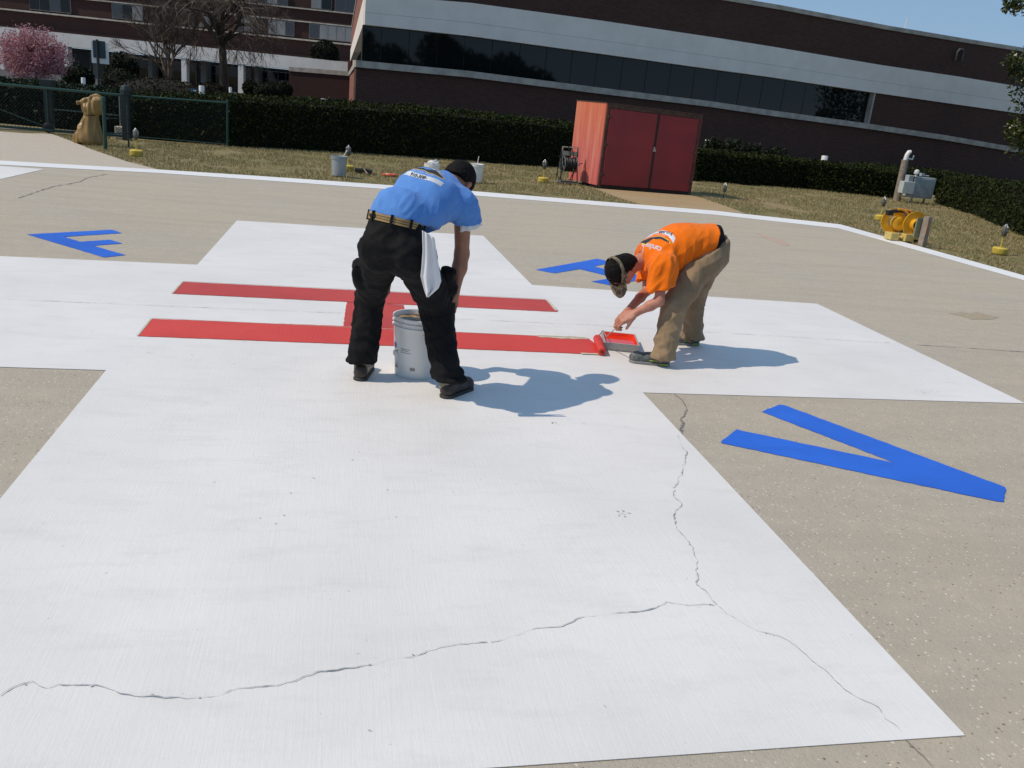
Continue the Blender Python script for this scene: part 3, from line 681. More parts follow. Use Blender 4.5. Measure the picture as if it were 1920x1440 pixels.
# lamp on the wall and aerial on the roof
q = PL(1799, 104, P0 + fn * .12, fn); mb = MB(); r_ = .26
mb.tube([q + np.array([*(-fd * r_ * .8), -.25]), q + np.array([*(-fd * r_ * .8), .12]), q + np.array([*(-fd * r_ * .3), .28]), q + np.array([*(fd * r_ * .5), .28]), q + np.array([*(fd * r_ * .8), .10]), q + np.array([*(fd * r_ * .8), -.2])], .055, 6)
put(mb.build('vent_hood', simple('vent_grey', (.08, .08, .08), .6), mainb))
q = PL(1701, 53, P0, fn); mb = MB(); mb.tube([(q[0], q[1] + .2, q[2] - .3), (q[0] + .03, q[1] + .2, q[2] + .48)], .022, 6); mb.box((q[0], q[1] + .2, q[2] - .1), (.12, .12, .2))
put(mb.build('roof_aerial', M_WPLAST, mainb))

# low wall joining the building on the left
lwall = thing('low_brick_wall', (0, 0, 0), 'low dark brick wall with a stone coping left of the building corner', 'wall')
yq = CAM[1] + 62.0; a = PL(663, 140, (0, B0[1] + Ls2 - .2), (0, 1)); yq = a[1]
fr_ = np.array([.979, -.179]); fr_ /= np.linalg.norm(fr_); frn = np.array([fr_[1], -fr_[0]])
a = PL(665, 136, a[:2], frn); b_ = PL(542, 125, a[:2], frn); za, zb_ = ZAT(665, 135, *a[:2]), ZAT(542, 125, *b_[:2])
LW = [b_[:2], a[:2]]; band('wall', LW, [-.5] * 2, [zb_ - .27, za - .27], -.3, 0, frn, M_BRICKL, lwall); band('coping', LW, [zb_ - .268, za - .268], [zb_, za], -.36, .06, frn, M_LEDGE, lwall)

# far wing -----------------------------------------------------------
DW = 92.0; fwd = ray(960, 194)[:2]; fwd = np.array([.179, .979]); wing0 = CAM[:2] + fwd * DW
def hv(u): return 97 + (291.0 - 97) * u / 1920
def WZ(u, up): p = PL(u, hv(u) - up, wing0, frn); return p
wing = thing('far_wing', (float(wing0[0]), float(wing0[1]), 0), 'dark brick hospital wing with a white colonnade band behind bare trees', 'building')
T1 = Vector((float(wing0[0]), float(wing0[1]), 0))
def put1(o):
    if o.parent == wing: o.location = -T1
    return o
def wb(name, u0, u1, up0, up1, o0, o1, mat, parent=None):
    a, b_ = WZ(u0, 40)[:2], WZ(u1, 40)[:2]; z0, z1 = WZ(400, up0)[2], WZ(400, up1)[2]
    return put1(band(name, [a, b_], [z0] * 2, [z1] * 2, o0, o1, frn, mat, parent or wing))
wb('white_band', -420, 760, 22.5, 47, -3, 0, M_PANEL)
wb('wall', -420, 760, 47, 230, -12, -4, M_BRICKL)
wb('ledge', -420, 760, 82, 85, -4, -3.7, M_LEDGE)
wb('ledge', -420, 760, 118, 120.5, -4, -3.8, M_LEDGE)
wb('ledge', -420, 760, 143.5, 146, -4, -3.8, M_LEDGE)
wb('back_wall', -420, 760, -42, 22, -8, -5, M_FRAME)
# colonnade posts, grey piers and tall windows
for (u0, u1) in ((-60, -52), (-6, 2), (117, 125.5), (227, 235), (339, 348.5), (446, 456)):
    wb('column', u0, u1, -42, 22.3, -.9, -.05, M_PANEL)
for (u0, u1) in ((144, 154), (252, 260), (355, 366), (460, 468)):
    wb('pier', u0, u1, -42, 22.3, -4.9, -3.2, simple('pier_stone', (.30, .29, .26), .8) if 'pier_stone' not in bpy.data.materials else bpy.data.materials['pier_stone'])
for (u0, u1, nn) in ((126, 143, 2), (156, 178, 2), (200, 250, 4), (262, 336, 5), (349, 354, 1), (368, 444, 5), (469, 545, 5)):
    fo = wb('window', u0, u1, -40, 16, -4.96, -4.6, M_WFRAME)
    for k in range(nn):
        a = u0 + (u1 - u0) * k / nn + .8; b_ = u0 + (u1 - u0) * (k + 1) / nn - .4
        wb('pane', a, b_, 0 if True else 0, 15, -4.595, -4.55, M_GLASS2, fo); wb('pane', a, b_, -39, -1, -4.595, -4.55, M_GLASS2, fo)
# upper windows
def upwin(u0, u1, lo, hi, n, mats):
    fo = wb('window', u0, u1, lo, hi, -3.98, -3.85, M_WFRAME)
    for k in range(n):
        a = u0 + (u1 - u0) * k / n + .7; b_ = u0 + (u1 - u0) * (k + 1) / n - .7
        wb('pane', a, b_, lo + 1.2, hi - 1.2, -3.845, -3.80, mats[k % len(mats)], fo)
C_, D_ = M_CURTAIN, M_GLASS2
M_DIM = glass_mat('blue_grey_glass', (.05, .055, .065), .1)
upwin(483, 533, 88, 117, 3, [C_, C_, M_DIM]); upwin(562, 581, 88, 117, 1, [M_DIM]); upwin(582, 649, 88, 117, 4, [C_, C_, C_, C_])
upwin(420, 470, 88, 117, 3, [M_DIM, C_, D_]); upwin(330, 385, 88, 117, 3, [D_, C_, M_DIM]); upwin(180, 240, 88, 117, 3, [M_DIM, D_, C_]); upwin(20, 100, 88, 117, 4, [D_, D_, M_DIM])
upwin(565, 604, 147, 176, 2, [C_, D_]); upwin(610, 650, 147, 176, 2, [M_DIM, M_DIM]); upwin(440, 520, 147, 176, 4, [C_, M_DIM]); upwin(300, 400, 147, 176, 5, [M_DIM, D_])
shrub(609, 108, CAM[1] + 89.5, 23, 27, 'round dark shrub on the terrace above the white band', n=2500, size=.16, zbase=WZ(609, 47)[2])
# ================================================================== FENCE AND GATE
def V3(p): return Vector([float(c) for c in p])
gA = G(-170, 230); gB = G(92, 248.5); gC = G(252, 262.5); gD = G(427, 274.5)
def chain(a, b_, z0, z1, sp=.085, r=.0022):
    """diamond wire net between two plan points"""
    a = np.array(a[:2], float); b_ = np.array(b_[:2], float); L = np.linalg.norm(b_ - a); d = (b_ - a) / L; Hh = z1 - z0; mb = MB()
    for sgn in (1, -1):
        s = -Hh
        while s < L + Hh:
            # line x = s + sgn*t ; clip to 0..L
            t0, t1 = 0.0, Hh; x0, x1 = s, s + sgn * Hh
            lo = max(min(x0, x1), 0); hi = min(max(x0, x1), L)
            if hi > lo:
                ta = (lo - s) * sgn; tb = (hi - s) * sgn; P = a + d * lo; Q = a + d * hi
                mb.tube([(P[0], P[1], z0 + ta), (Q[0], Q[1], z0 + tb)], r, 3, cap=False)
            s += sp
    return mb
def zz(u, v, p): return ZAT(u, v, p[0], p[1])
gate = thing('sliding_gate', gB, 'dark green chain link sliding gate on a wheel at the left', 'gate')
def loc(o, root): o.location = -root.location; return o
zt0, zt1 = zz(0, 158.5, G(0, 240)), zz(188, 172, gC); zb0, zb1 = zz(0, 236.5, G(0, 240)), zz(200, 247, gC)
ztA = zt0; g0 = gA
gd = (gC - gA)[:2]; gd /= np.linalg.norm(gd)
e1 = PL(190, 172, gB, (gd[1], -gd[0])); 
mb = MB(); zT = zz(100, 166, gB); zB = zz(100, 243, gB); zM = (zT + zB) / 2
mb.tube([(g0[0], g0[1], zT), (gC[0], gC[1], zT)], .028, 8); mb.tube([(g0[0], g0[1], zB), (gC[0], gC[1], zB)], .028, 8)
n_ = 5
n_ = 4
for k in range(n_):
    p = gB[:2] + gd * (-3.9 + 1.3 * k); mb.tube([(p[0], p[1], zB), (p[0], p[1], zT)], .018, 6)
p = gB[:2] + gd * -.1; mb.tube([(*(gB[:2] - gd * 2.6), zT), (*(gB[:2] + gd * .1), zB)], .010, 5)
mb.tube([(*(gB[:2] + gd * .05), zM), (*(gC[:2]), zM)], .012, 5)
loc(mb.build('frame', M_GREEN, gate, smooth=True), gate)
loc(chain(g0, gC, zB, zT, .075, .0030).build('wire_mesh', M_GREEND, gate), gate)
mb = MB(); q = gB[:2] - np.array([gd[1], -gd[0]]) * -.0; mb.box((q[0], q[1] + .12, (zT + .12) / 2), (.16, .16, zT + .12)); mb.box((q[0], q[1] + .12, zT + .10), (.26, .26, .16))
loc(mb.build('guide_post', M_GREEND, gate, bevel=.01), gate)
mb = MB(); mb.lathe([(0, -.04), (.09, -.04), (.11, -.025), (.11, .025), (.09, .04), (0, .04)], (q[0] + .02, q[1] - .10, .11), 20, axis=(gd[1], -gd[0], 0)); loc(mb.build('wheel', M_BLACK, gate, smooth=True), gate)
mb = MB(); q2 = PL(206, 262, gC, (gd[1], -gd[0])); q2 = gC[:2] - gd * .15
mb.box((q2[0], q2[1], (zT + .1) / 2), (.17, .17, zT + .16)); mb.lathe([(.0, .12), (.09, .08), (.12, 0), (.12, -.12), (0, -.12)], (q2[0], q2[1], zT + .12), 12); loc(mb.build('end_post', M_GREEND, gate, bevel=.008), gate)

fence = thing('chain_link_fence', gD, 'green chain link fence panel standing in front of the left end of the hedge', 'fence')
f0 = G(228, 258); f0 = np.array([f0[0], gD[1] - .35, 0]); f1 = np.array([gD[0], gD[1] - .05, 0])
ft0, ft1 = zz(232, 179, f0), zz(427, 193, f1)
f0 = PL(231, 250, f1, (0.02, -1)); ft0 = zz(231, 179, f0)
mb = MB(); mb.tube([(f0[0], f0[1], ft0), (f1[0], f1[1], ft1)], .022, 8); mb.tube([(f0[0], f0[1], .05), (f1[0], f1[1], .05)], .012, 6); loc(mb.build('rail', M_GREEN, fence, smooth=True), fence)
loc(chain(f0, f1, .05, (ft0 + ft1) / 2, .075, .0028).build('wire_mesh', M_GREEND, fence), fence)
for k, p in enumerate((f0, f1)):
    mb = MB(); h_ = (ft0, ft1)[k] + .06; mb.tube([(p[0], p[1], -.02), (p[0], p[1], h_ - .02)], .026, 10); mb.lathe([(.03, -.03), (.03, 0), (.018, .03), (0, .035)], (p[0], p[1], h_ - .02), 10)
    loc(mb.build('post', M_WPLAST if False else M_GREEN, fence, smooth=True), fence)
mb = MB(); mb.box((f0[0] - .03, f0[1] - .15, .12), (.20, .2, .28)); loc(mb.build('footing', M_CONC2, fence, bevel=.02), fence)
mb = MB(); mb.tube([(f0[0] - .04, f0[1] - .06, .2), (f0[0] - .04, f0[1] - .06, ft0 - .02)], .014, 6); loc(mb.build('pale_edge', M_STEEL, fence), fence)
pz = G(198, 279); zt_ = zz(195, 186, pz)
po = thing('fence_post', pz, 'single thick green fence post in front of the tan tarpaulin cover', 'post')
mb = MB(); mb.tube([(0, 0, -.02), (-.0, 0, zt_)], .036, 12); mb.build('shaft', M_GREEN, po, smooth=True)
mb = MB(); mb.lathe([(.046, -.05), (.046, 0), (.03, .04), (0, .05)], (0, 0, zt_), 12); mb.lathe([(.044, 0), (.044, -.06)], (0, 0, zt_ - .12), 12); mb.box((.05, 0, zt_ - .35), (.06, .03, .03)); mb.build('cap', M_GREEN, po, smooth=True)
mb = MB(); 
for z_ in (zt_ * .62, .30): mb.tube([(0, 0, z_), (.32, .5, z_)], .012, 6)
mb.tube([(.32, .5, .02), (.32, .5, zt_ * .9)], .018, 6); mb.build('side_bar', M_GREEND, po)

# ================================================================== SDF MODELLER (organic shapes)
class Field:
    def __init__(s, lo, hi, h):
        s.lo = np.array(lo, float); s.h = h; s.n = np.ceil((np.array(hi) - s.lo) / h).astype(int) + 1
        s.ax = [s.lo[i] + h * np.arange(s.n[i]) for i in range(3)]; s.D = np.full(s.n, .25, np.float32)
    def block(s, lo, hi, m):
        i0 = [max(0, int((lo[k] - m - s.lo[k]) / s.h)) for k in range(3)]; i1 = [min(s.n[k], int((hi[k] + m - s.lo[k]) / s.h) + 2) for k in range(3)]
        sl = tuple(slice(a, b_) for a, b_ in zip(i0, i1)); X, Y_, Z = np.meshgrid(*[s.ax[k][sl[k]] for k in range(3)], indexing='ij')
        return sl, np.stack([X, Y_, Z], -1)
    def put(s, sl, d, k):
        a = s.D[sl]
        if k > 0:
            h_ = np.clip(.5 + .5 * (a - d) / k, 0, 1); s.D[sl] = (a * (1 - h_) + d * h_ - k * h_ * (1 - h_)).astype(np.float32)
        else: s.D[sl] = np.minimum(a, d)
    def cap(s, a, b_, ra, rb, k=.02, n=None, f=1.0, cut=False):
        a, b_ = np.array(a, float), np.array(b_, float); R_ = max(ra, rb); m = R_ + .06 + k
        sl, P = s.block(np.minimum(a, b_), np.maximum(a, b_), m)
        if P.size == 0: return
        q = P - a; ba = b_ - a
        if n is not None:
            n = np.array(n, float); n /= np.linalg.norm(n); g = 1 / f - 1; q = q + (q @ n)[..., None] * n * g; ba = ba + (ba @ n) * n * g
        t_ = np.clip((q @ ba) / (ba @ ba + 1e-9), 0, 1); d = np.linalg.norm(q - t_[..., None] * ba, axis=-1) - (ra + (rb - ra) * t_)
        if n is not None: d = d * (.5 + .5 * f)
        if cut: s.D[sl] = np.maximum(s.D[sl], -d)
        else: s.put(sl, d, k)
    def ell(s, c, r, A=None, k=.02, cut=False):
        c = np.array(c, float); r = np.array(r, float); A = np.eye(3) if A is None else np.array(A, float)
        m = r.max() + .05 + k; sl, P = s.block(c, c, m)
        if P.size == 0: return
        q = (P - c) @ A.T; k0 = np.linalg.norm(q / r, axis=-1); k1 = np.linalg.norm(q / r ** 2, axis=-1) + 1e-9; d = k0 * (k0 - 1) / k1
        if cut: s.D[sl] = np.maximum(s.D[sl], -d)
        else: s.put(sl, d, k)
    def rbox(s, c, hs, A, r=.01, k=.01):
        c = np.array(c, float); hs = np.array(hs, float); m = hs.max() * 1.5 + .04; sl, P = s.block(c, c, m)
        if P.size == 0: return
        q = np.abs((P - c) @ np.array(A).T) - (hs - r); d = np.linalg.norm(np.maximum(q, 0), axis=-1) + np.minimum(q.max(-1), 0) - r; s.put(sl, d, k)
    def plane(s, p, n, cond=None, r=None):
        """remove everything on the +n side (within radius r of p)"""
        n = np.array(n, float); n /= np.linalg.norm(n); p = np.array(p, float)
        if r is None: sl, P = s.block(s.lo, s.lo + s.h * s.n, 0)
        else: sl, P = s.block(p, p, r)
        d = (P - p) @ n
        if r is not None:
            d = np.where(np.linalg.norm(P - p, axis=-1) < r, d, -1)
        s.D[sl] = np.maximum(s.D[sl], d)
    def mesh(s, disp=None, keep=True):
        D = s.D; S_ = D < 0; nx, ny, nz = D.shape
        c = np.zeros((nx - 1, ny - 1, nz - 1), np.int8)
        for dx in (0, 1):
            for dy in (0, 1):
                for dz in (0, 1): c += S_[dx:nx - 1 + dx, dy:ny - 1 + dy, dz:nz - 1 + dz]
        idx = np.argwhere((c > 0) & (c < 8)); ids = -np.ones(c.shape, np.int64); ids[tuple(idx.T)] = np.arange(len(idx))
        acc = np.zeros((len(idx), 3)); cnt = np.zeros(len(idx)); cr_ = [(dx, dy, dz) for dx in (0, 1) for dy in (0, 1) for dz in (0, 1)]
        val = {o: D[tuple((idx + o).T)] for o in cr_}
        for o in cr_:
            for k in range(3):
                if o[k] == 0:
                    o2 = tuple(1 if j_ == k else o[j_] for j_ in range(3)); a, b_ = val[o], val[o2]; m = (a < 0) != (b_ < 0); t_ = np.where(m, a / (a - b_ + 1e-12), 0)
                    for j_ in range(3): acc[:, j_] += np.where(m, o[j_] + (t_ if j_ == k else 0), 0)
                    cnt += m
        V = s.lo + (idx + acc / cnt[:, None]) * s.h; F = []
        for k in range(3):
            sh = [slice(0, -1) if j_ == k else slice(1, -1) for j_ in range(3)]; sh2 = [slice(1, None) if j_ == k else slice(1, -1) for j_ in range(3)]
            A, B = S_[tuple(sh)], S_[tuple(sh2)]; e = np.argwhere(A != B); a_, b2 = (k + 1) % 3, (k + 2) % 3
            full = e.copy(); full[:, a_] += 1; full[:, b2] += 1
            pos = A[tuple(e.T)]
            q = []
            for da, db in ((-1, -1), (0, -1), (0, 0), (-1, 0)):
                g_ = full.copy(); g_[:, a_] += da; g_[:, b2] += db; q.append(ids[tuple(g_.T)])
            q = np.stack(q, 1); q[~pos] = q[~pos][:, ::-1]; F.append(q)
        return V, np.concatenate(F)
def smooth_np(V, F, it=2, lam=.5):
    n = len(V); E = np.concatenate([F[:, [0, 1]], F[:, [1, 2]], F[:, [2, 3]], F[:, [3, 0]]]); deg = np.bincount(E.ravel(), minlength=n)[:, None] + 1e-9
    for _ in range(it):
        A = np.zeros_like(V)
        for k in range(3): A[:, k] = np.bincount(E[:, 0], V[E[:, 1], k], n) + np.bincount(E[:, 1], V[E[:, 0], k], n)
        V = V + lam * (A / deg - V)
    return V
def fold_noise(V, specs):
    """specs: list of (direction, scale, stretch, amp): noise ridges elongated along direction"""
    out = np.zeros(len(V))
    for d, sc1, st_, amp, seed in specs:
        d = np.array(d, float); d /= np.linalg.norm(d); P = V + np.outer(V @ d, d) * (1 / st_ - 1)
        P = P * sc1 + seed
        out += amp * np.array([1 - 2 * abs(noise.noise(Vector(p))) * 1.6 for p in P])
    return out
def field_obj(name, f, mat, parent=None, sm=2, folds=None, mask=None):
    V, F = f.mesh(); V = smooth_np(V, F, sm)
    if folds:
        me = mesh_fast(V, F); nr = np.empty(len(V) * 3, np.float32); me.vertices.foreach_get('normal', nr); nr = nr.reshape(-1, 3)
        dsp = fold_noise(V, folds); 
        if mask is not None: dsp = dsp * mask(V)
        V = V + nr * dsp[:, None]; bpy.data.meshes.remove(me)
    me = mesh_fast(V, F); me.polygons.foreach_set('use_smooth', [True] * len(me.polygons)); return link(name, me, mat, parent)
def mesh_fast(V, F):
    me = bpy.data.meshes.new('m'); me.vertices.add(len(V)); me.vertices.foreach_set('co', V.astype(np.float32).ravel())
    me.loops.add(len(F) * 4); me.loops.foreach_set('vertex_index', F.astype(np.int32).ravel()); me.polygons.add(len(F)); me.polygons.foreach_set('loop_start', np.arange(0, len(F) * 4, 4, dtype=np.int32)); me.update(calc_edges=True); me.validate(); return me
def unit(v): v = np.array(v, float); return v / np.linalg.norm(v)
def frame(up, fw):
    """rows: right, forward, up"""
    up = unit(up); fw = np.array(fw, float); fw = unit(fw - (fw @ up) * up); return np.array([np.cross(fw, up), fw, up])

# ================================================================== TARPAULIN COVER
M_TARP = simple('tan_tarpaulin', (.30, .19, .06), .42, c2=(.22, .135, .045), scale=4, spec=.4)
p = G(178, 270); cv = thing('covered_equipment', p, 'tan tarpaulin cover tied at the waist over a standing machine', 'covered equipment')
z1, z2, z3 = ZAT(168, 212, *p[:2]), ZAT(152, 198, *p[:2]), ZAT(186, 178, *p[:2]); sx = (p[1] - CAM[1]) / FPX * 1.04
f = Field([-.6, -.5, -.02], [.6, .5, 1.4], .016)
f.cap((-.14, 0, .10), (-.04, 0, .60), .31, .155, .03, n=(0, 1, 0), f=.75)
f.cap((-.04, 0, .64), (-.02, 0, .74), .15, .17, .02, n=(0, 1, 0), f=.8)
f.cap((-.12, 0, .80), (.08, 0, .84), .11, .14, .04); f.cap((-.30, -.03, .90), (.08, 0, 1.09), .035, .045, .05); f.cap((-.16, 0, .86), (.08, 0, .95), .07, .13, .04); f.cap((.10, 0, .75), (.14, 0, 1.02), .10, .07, .04)
f.plane((0, 0, .0), (0, 0, -1))
field_obj('cover', f, M_TARP, cv, 3, [((0, 0, 1), 8, 9, .026, 1)])
mb = MB(); mb.lathe([(.14, -.012), (.165, 0), (.14, .012)], (-.035, 0, .655), 20); mb.build('tie_cord', M_BLACK, cv); cv.scale = (.90, .90, .87)

# ================================================================== STREET SIGN
p = Y(186, 165, 27.0); sg = thing('street_sign', (p[0], p[1], 0), 'back of a street sign with a white board and a smaller dark board', 'sign')
def at27(u, v): q = Y(u, v, 27.0); return q[0] - p[0], q[2]
mb = MB(); x0, z0 = at27(186, 175); x1, z1 = at27(184.5, 74); mb.tube([(0, 0, -.02), (0, 0, z1)], .045, 8); mb.build('post', M_GREEND, sg)
for nm, (a, b_, c_, d_), yy, mt in (('white_board', (169.5, 77, 204, 121), .06, M_WPLAST), ('dark_board', (173, 75, 198, 110), .03, simple('dark_board', (.03, .055, .07), .5))):
    xa, za = at27(a, b_); xb, zb_2 = at27(c_, d_); mb = MB(); mb.box(((xa + xb) / 2, yy, (za + zb_2) / 2), (xb - xa, .012, za - zb_2)); mb.build(nm, mt, sg, bevel=.004)

# ================================================================== BOLLARDS
def bollard(u, vt, wpx, y, label):
    q = Y(u, vt, y); r_ = wpx / 2 / FPX * (y - CAM[1]) * 1.03; mb = MB()
    mb.lathe([(r_, -.02), (r_, q[2] - .02), (r_ * .9, q[2]), (0, q[2])], (0, 0, 0), 20); mb.lathe([(r_ * 1.02, q[2] - .16), (r_ * 1.02, q[2] - .22)], (0, 0, 0), 20)
    o = mb.build('bollard', M_WPLAST, None, smooth=True); o.location = (q[0], q[1], 0); tag(o, label, 'bollard', 'white bollards behind the hedges')
for a in ((156, 145.5, 6.5, 24.0, 'white bollard behind the sliding gate'), (378, 160.5, 9, 19.8, 'white bollard between the pale bare tree and the dark trunk'), (432, 163.5, 5, 23.0, 'thin white bollard just right of the dark trunk'),
          (608, 185, 13, 20.2, 'wide white bollard top in front of the low brick wall'), (966, 220, 11, 21.0, 'white bollard top just showing behind the hedge left of the red shed'),
          (1328, 262.5, 12, 21.5, 'white bollard right beside the red shed'), (1547, 292, 12, 22.5, 'white bollard above the middle of the low right hedge')): bollard(*a)
# small blue notice
q = Y(364, 170, 30.0); mb = MB(); mb.box((0, 0, 0), (.24, .02, .13)); o = mb.build('notice_board', simple('notice_blue', (.05, .12, .25), .5)); o.location = V3(q); tag(o, 'tiny blue notice between the bare trees', 'sign')
mb = MB(); mb.box((0, -.013, 0), (.15, .004, .04)); mb.build('caption', M_WPLAST, o)
mb = MB(); mb.tube([(0, .02, -.06), (0, .02, -q[2])], .02, 6); mb.build('post', M_STEEL, o)
# dark hedge behind the gate
ga0, ga1 = G(-170, 230)[:2] + np.array([0, 2.6]), np.array([f0[0] - .35, f0[1] + 1.2])
hedge('hedge', [tuple(ga0), tuple(ga1)], [(ga0[0], ga0[1] + 1.3), (ga1[0], ga1[1] + 1.3)], [zT - .05, zT - .02], [zT + .05, zT + .05], 'dark hedge right behind the sliding gate', 9000, .05, M_SHRUB)

# ================================================================== RED SHED
A_ = G(1119, 351.5); B_ = G(1294, 365.5); C_ = G(1089, 344.5)
hF = ZAT(1134.5, 193.5, *A_[:2]); hR = ZAT(1315, 216, *B_[:2]); hB = ZAT(1103.5, 190.5, *C_[:2])
ex = unit(np.array([*(B_ - A_)[:2], 0])); W_ = np.linalg.norm((B_ - A_)[:2]); ey_ = np.array([*(C_ - A_)[:2], 0]); Dp = np.linalg.norm(ey_); ey_ = ey_ / Dp
shed = thing('red_shed', A_, 'dark red steel storage shed with double doors and a sunlit side', 'shed')
m, t, b = new_mat('sunlit_red_side'); b.inputs['Roughness'].default_value = .55
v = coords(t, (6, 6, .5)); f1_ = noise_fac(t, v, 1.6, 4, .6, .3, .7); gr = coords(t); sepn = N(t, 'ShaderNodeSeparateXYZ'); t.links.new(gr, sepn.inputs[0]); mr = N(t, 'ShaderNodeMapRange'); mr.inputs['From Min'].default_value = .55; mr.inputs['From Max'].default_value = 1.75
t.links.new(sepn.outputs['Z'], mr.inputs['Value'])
cA = mixc(t, f1_, (.50, .05, .055), (.66, .24, .19)); cB = mixc(t, f1_, (.60, .11, .06), (.66, .24, .12)); t.links.new(mixc(t, mr.outputs[0], cA, cB), b.inputs['Base Color']); M_SUNSIDE = m  # sunlit brightness painted into the side, more orange towards the top
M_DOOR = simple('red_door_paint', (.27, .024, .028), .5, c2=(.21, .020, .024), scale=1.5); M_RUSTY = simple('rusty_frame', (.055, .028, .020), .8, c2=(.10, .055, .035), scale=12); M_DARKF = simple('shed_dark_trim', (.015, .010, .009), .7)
def sp3(x, y_, z): return x * ex + y_ * ey_ + np.array([0, 0, z])
def slab(mb, x0, x1, y0, y1, z00, z01, z10, z11, mi=0):
    """box with sloping top/bottom: z at x0 (00..01) and at x1 (10..11)"""
    V = [sp3(x0, y0, z00), sp3(x1, y0, z10), sp3(x1, y1, z10), sp3(x0, y1, z00), sp3(x0, y0, z01), sp3(x1, y0, z11), sp3(x1, y1, z11), sp3(x0, y1, z01)]
    mb.add(V, [(0, 3, 2, 1), (4, 5, 6, 7), (0, 1, 5, 4), (2, 3, 7, 6), (0, 4, 7, 3), (1, 2, 6, 5)], mi)
mb = MB(); slab(mb, .02, W_ - .02, .04, Dp, 0, hF - .03, 0, hR - .03); mb.build('body', M_DARKF, shed)
Dd = Dp + .55
mb = MB(); slab(mb, -.012, .018, .0, Dd, .05, hF, .05, hF); mb.build('side_panel', M_SUNSIDE, shed)
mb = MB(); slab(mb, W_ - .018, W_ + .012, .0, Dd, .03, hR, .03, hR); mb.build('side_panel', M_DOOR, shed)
mb = MB(); slab(mb, .022, W_ - .022, Dd - .03, Dd, .03, hF - .01, .03, hR - .01); mb.build('back_panel', M_DOOR, shed)
mb = MB(); slab(mb, -.02, W_ + .02, -.02, Dd + .02, hF + .002, hF + .022, hR + .002, hR + .022); mb.build('roof', M_RUSTY, shed)
mb = MB(); slab(mb, 0.02, W_, -.012, .03, hF - .09, hF, hR - .09, hR); slab(mb, 0.02, .075, -.012, .03, .0, hF - .092, 0, hF - .092); slab(mb, W_ - .06, W_ - .02, -.012, .03, 0, hR - .092, 0, hR - .092); mb.build('door_frame', M_RUSTY, shed)
mid = W_ * .535
for x0, x1 in ((.09, mid - .012), (mid + .012, W_ - .07)):
    mb = MB(); za = hF + (hR - hF) * x0 / W_ - .10; zb3 = hF + (hR - hF) * x1 / W_ - .10; slab(mb, x0, x1, -.02, .012, .07, za, .07, zb3); o = mb.build('door', M_DOOR, shed, bevel=.006)
for x_ in (.085, W_ - .075):
    for z_ in (.30, .95, 1.55):
        mb = MB(); mb.box(sp3(x_, -.024, z_), (.10, .012, .05), ax=[ex, ey_, (0, 0, 1)]); mb.tube([sp3(x_ - .03 if x_ < 1 else x_ + .03, -.03, z_ - .03), sp3(x_ - .03 if x_ < 1 else x_ + .03, -.03, z_ + .03)], .010, 8); mb.build('hinge', M_RUSTY, shed)
mb = MB(); slab(mb, mid - .010, mid + .028, -.035, -.021, .07, 1.70, .07, 1.70); mb.build('astragal', M_DARKF, shed)
mb = MB(); mb.box(sp3(mid + .0, -.05, .92), (.05, .03, .06)); mb.tube([sp3(mid - .02, -.045, .95), sp3(mid, -.045, .99), sp3(mid + .02, -.045, .95)], .006, 6); mb.build('padlock', M_STEEL, shed)
mb = MB(); slab(mb, 0, W_, -.004, .05, 0, .06, 0, .06); mb.build('threshold', M_DARKF, shed)

# ================================================================== HOSE REEL CART
p = G(1064, 344); hc = thing('hose_reel_cart', p, 'upright steel cart with a reel of black hose beside the red shed', 'hose reel')
ux = np.array([.98, .10, 0]); uy = np.array([-.10, .98, 0])
def L3(x, y_, z): return x * ux + y_ * uy + np.array([0, 0, z])
mb = MB(); s_ = .20; Ht = .80
for x in (-s_, s_):
    mb.tube([L3(x, -.10, .02), L3(x, .02, .40), L3(x * .98, .10, Ht)], .013, 8); mb.tube([L3(x, .28, .02), L3(x, .18, .40), L3(x * .98, .10, Ht - .03)], .010, 6)
mb.tube([L3(-s_, .10, Ht), L3(s_, .10, Ht)], .011, 8); mb.tube([L3(-s_, -.10, .05), L3(s_, -.10, .05)], .012, 6); mb.tube([L3(-s_, .28, .03), L3(s_, .28, .03)], .012, 6)
mb.build('frame', M_BLACK, hc, smooth=True)
mb = MB(); mb.box(L3(0, .085, Ht - .14), (.38, .012, .10), ax=[ux, uy, (0, 0, 1)]); mb.tube([L3(-s_ * .9, .08, Ht - .1), L3(-s_ * .9, .08, Ht)], .012, 6); mb.tube([L3(s_ * .9, .08, Ht - .1), L3(s_ * .9, .08, Ht)], .012, 6); mb.tube([L3(-s_ * .9, .08, Ht - .005), L3(s_ * .9, .08, Ht - .005)], .012, 6); mb.build('handle_plate', simple('pale_plate', (.42, .42, .32), .5), hc)
for x in (-.155, .155):
    mb = MB(); mb.lathe([(.17, -.006), (.185, -.008), (.185, .008), (.17, .006)], L3(x, .05, .42), 28, axis=ux)
    for k in range(5): a = 2 * PI * k / 5; mb.tube([L3(x, .05, .42), L3(x, .05 + .17 * math.cos(a), .42 + .17 * math.sin(a))], .006, 5)
    mb.build('flange', M_STEEL, hc, smooth=True)
mb = MB()
for k in range(11):
    x = -.14 + .028 * k; rr0 = .135 + .010 * ((k * 7) % 3); c0 = L3(x, .05, .42)
    mb.tube([c0 + rr0 * (math.cos(a) * uy + math.sin(a) * np.array([0, 0, 1.])) + ux * .01 * math.sin(a * .5) for a in np.linspace(0, 2 * PI, 25)], .014, 7, cap=False)
mb.lathe([(.11, -.15), (.11, .15)], L3(0, .05, .42), 20, axis=ux)
mb.tube([L3(.02, .05, .57), L3(0, .02, .66), L3(-.05, .07, .80), L3(.02, .10, .83), L3(.06, .05, .72), L3(.09, -.06, .5), L3(.05, -.14, .25), L3(-.02, -.16, .05)], .012, 7)
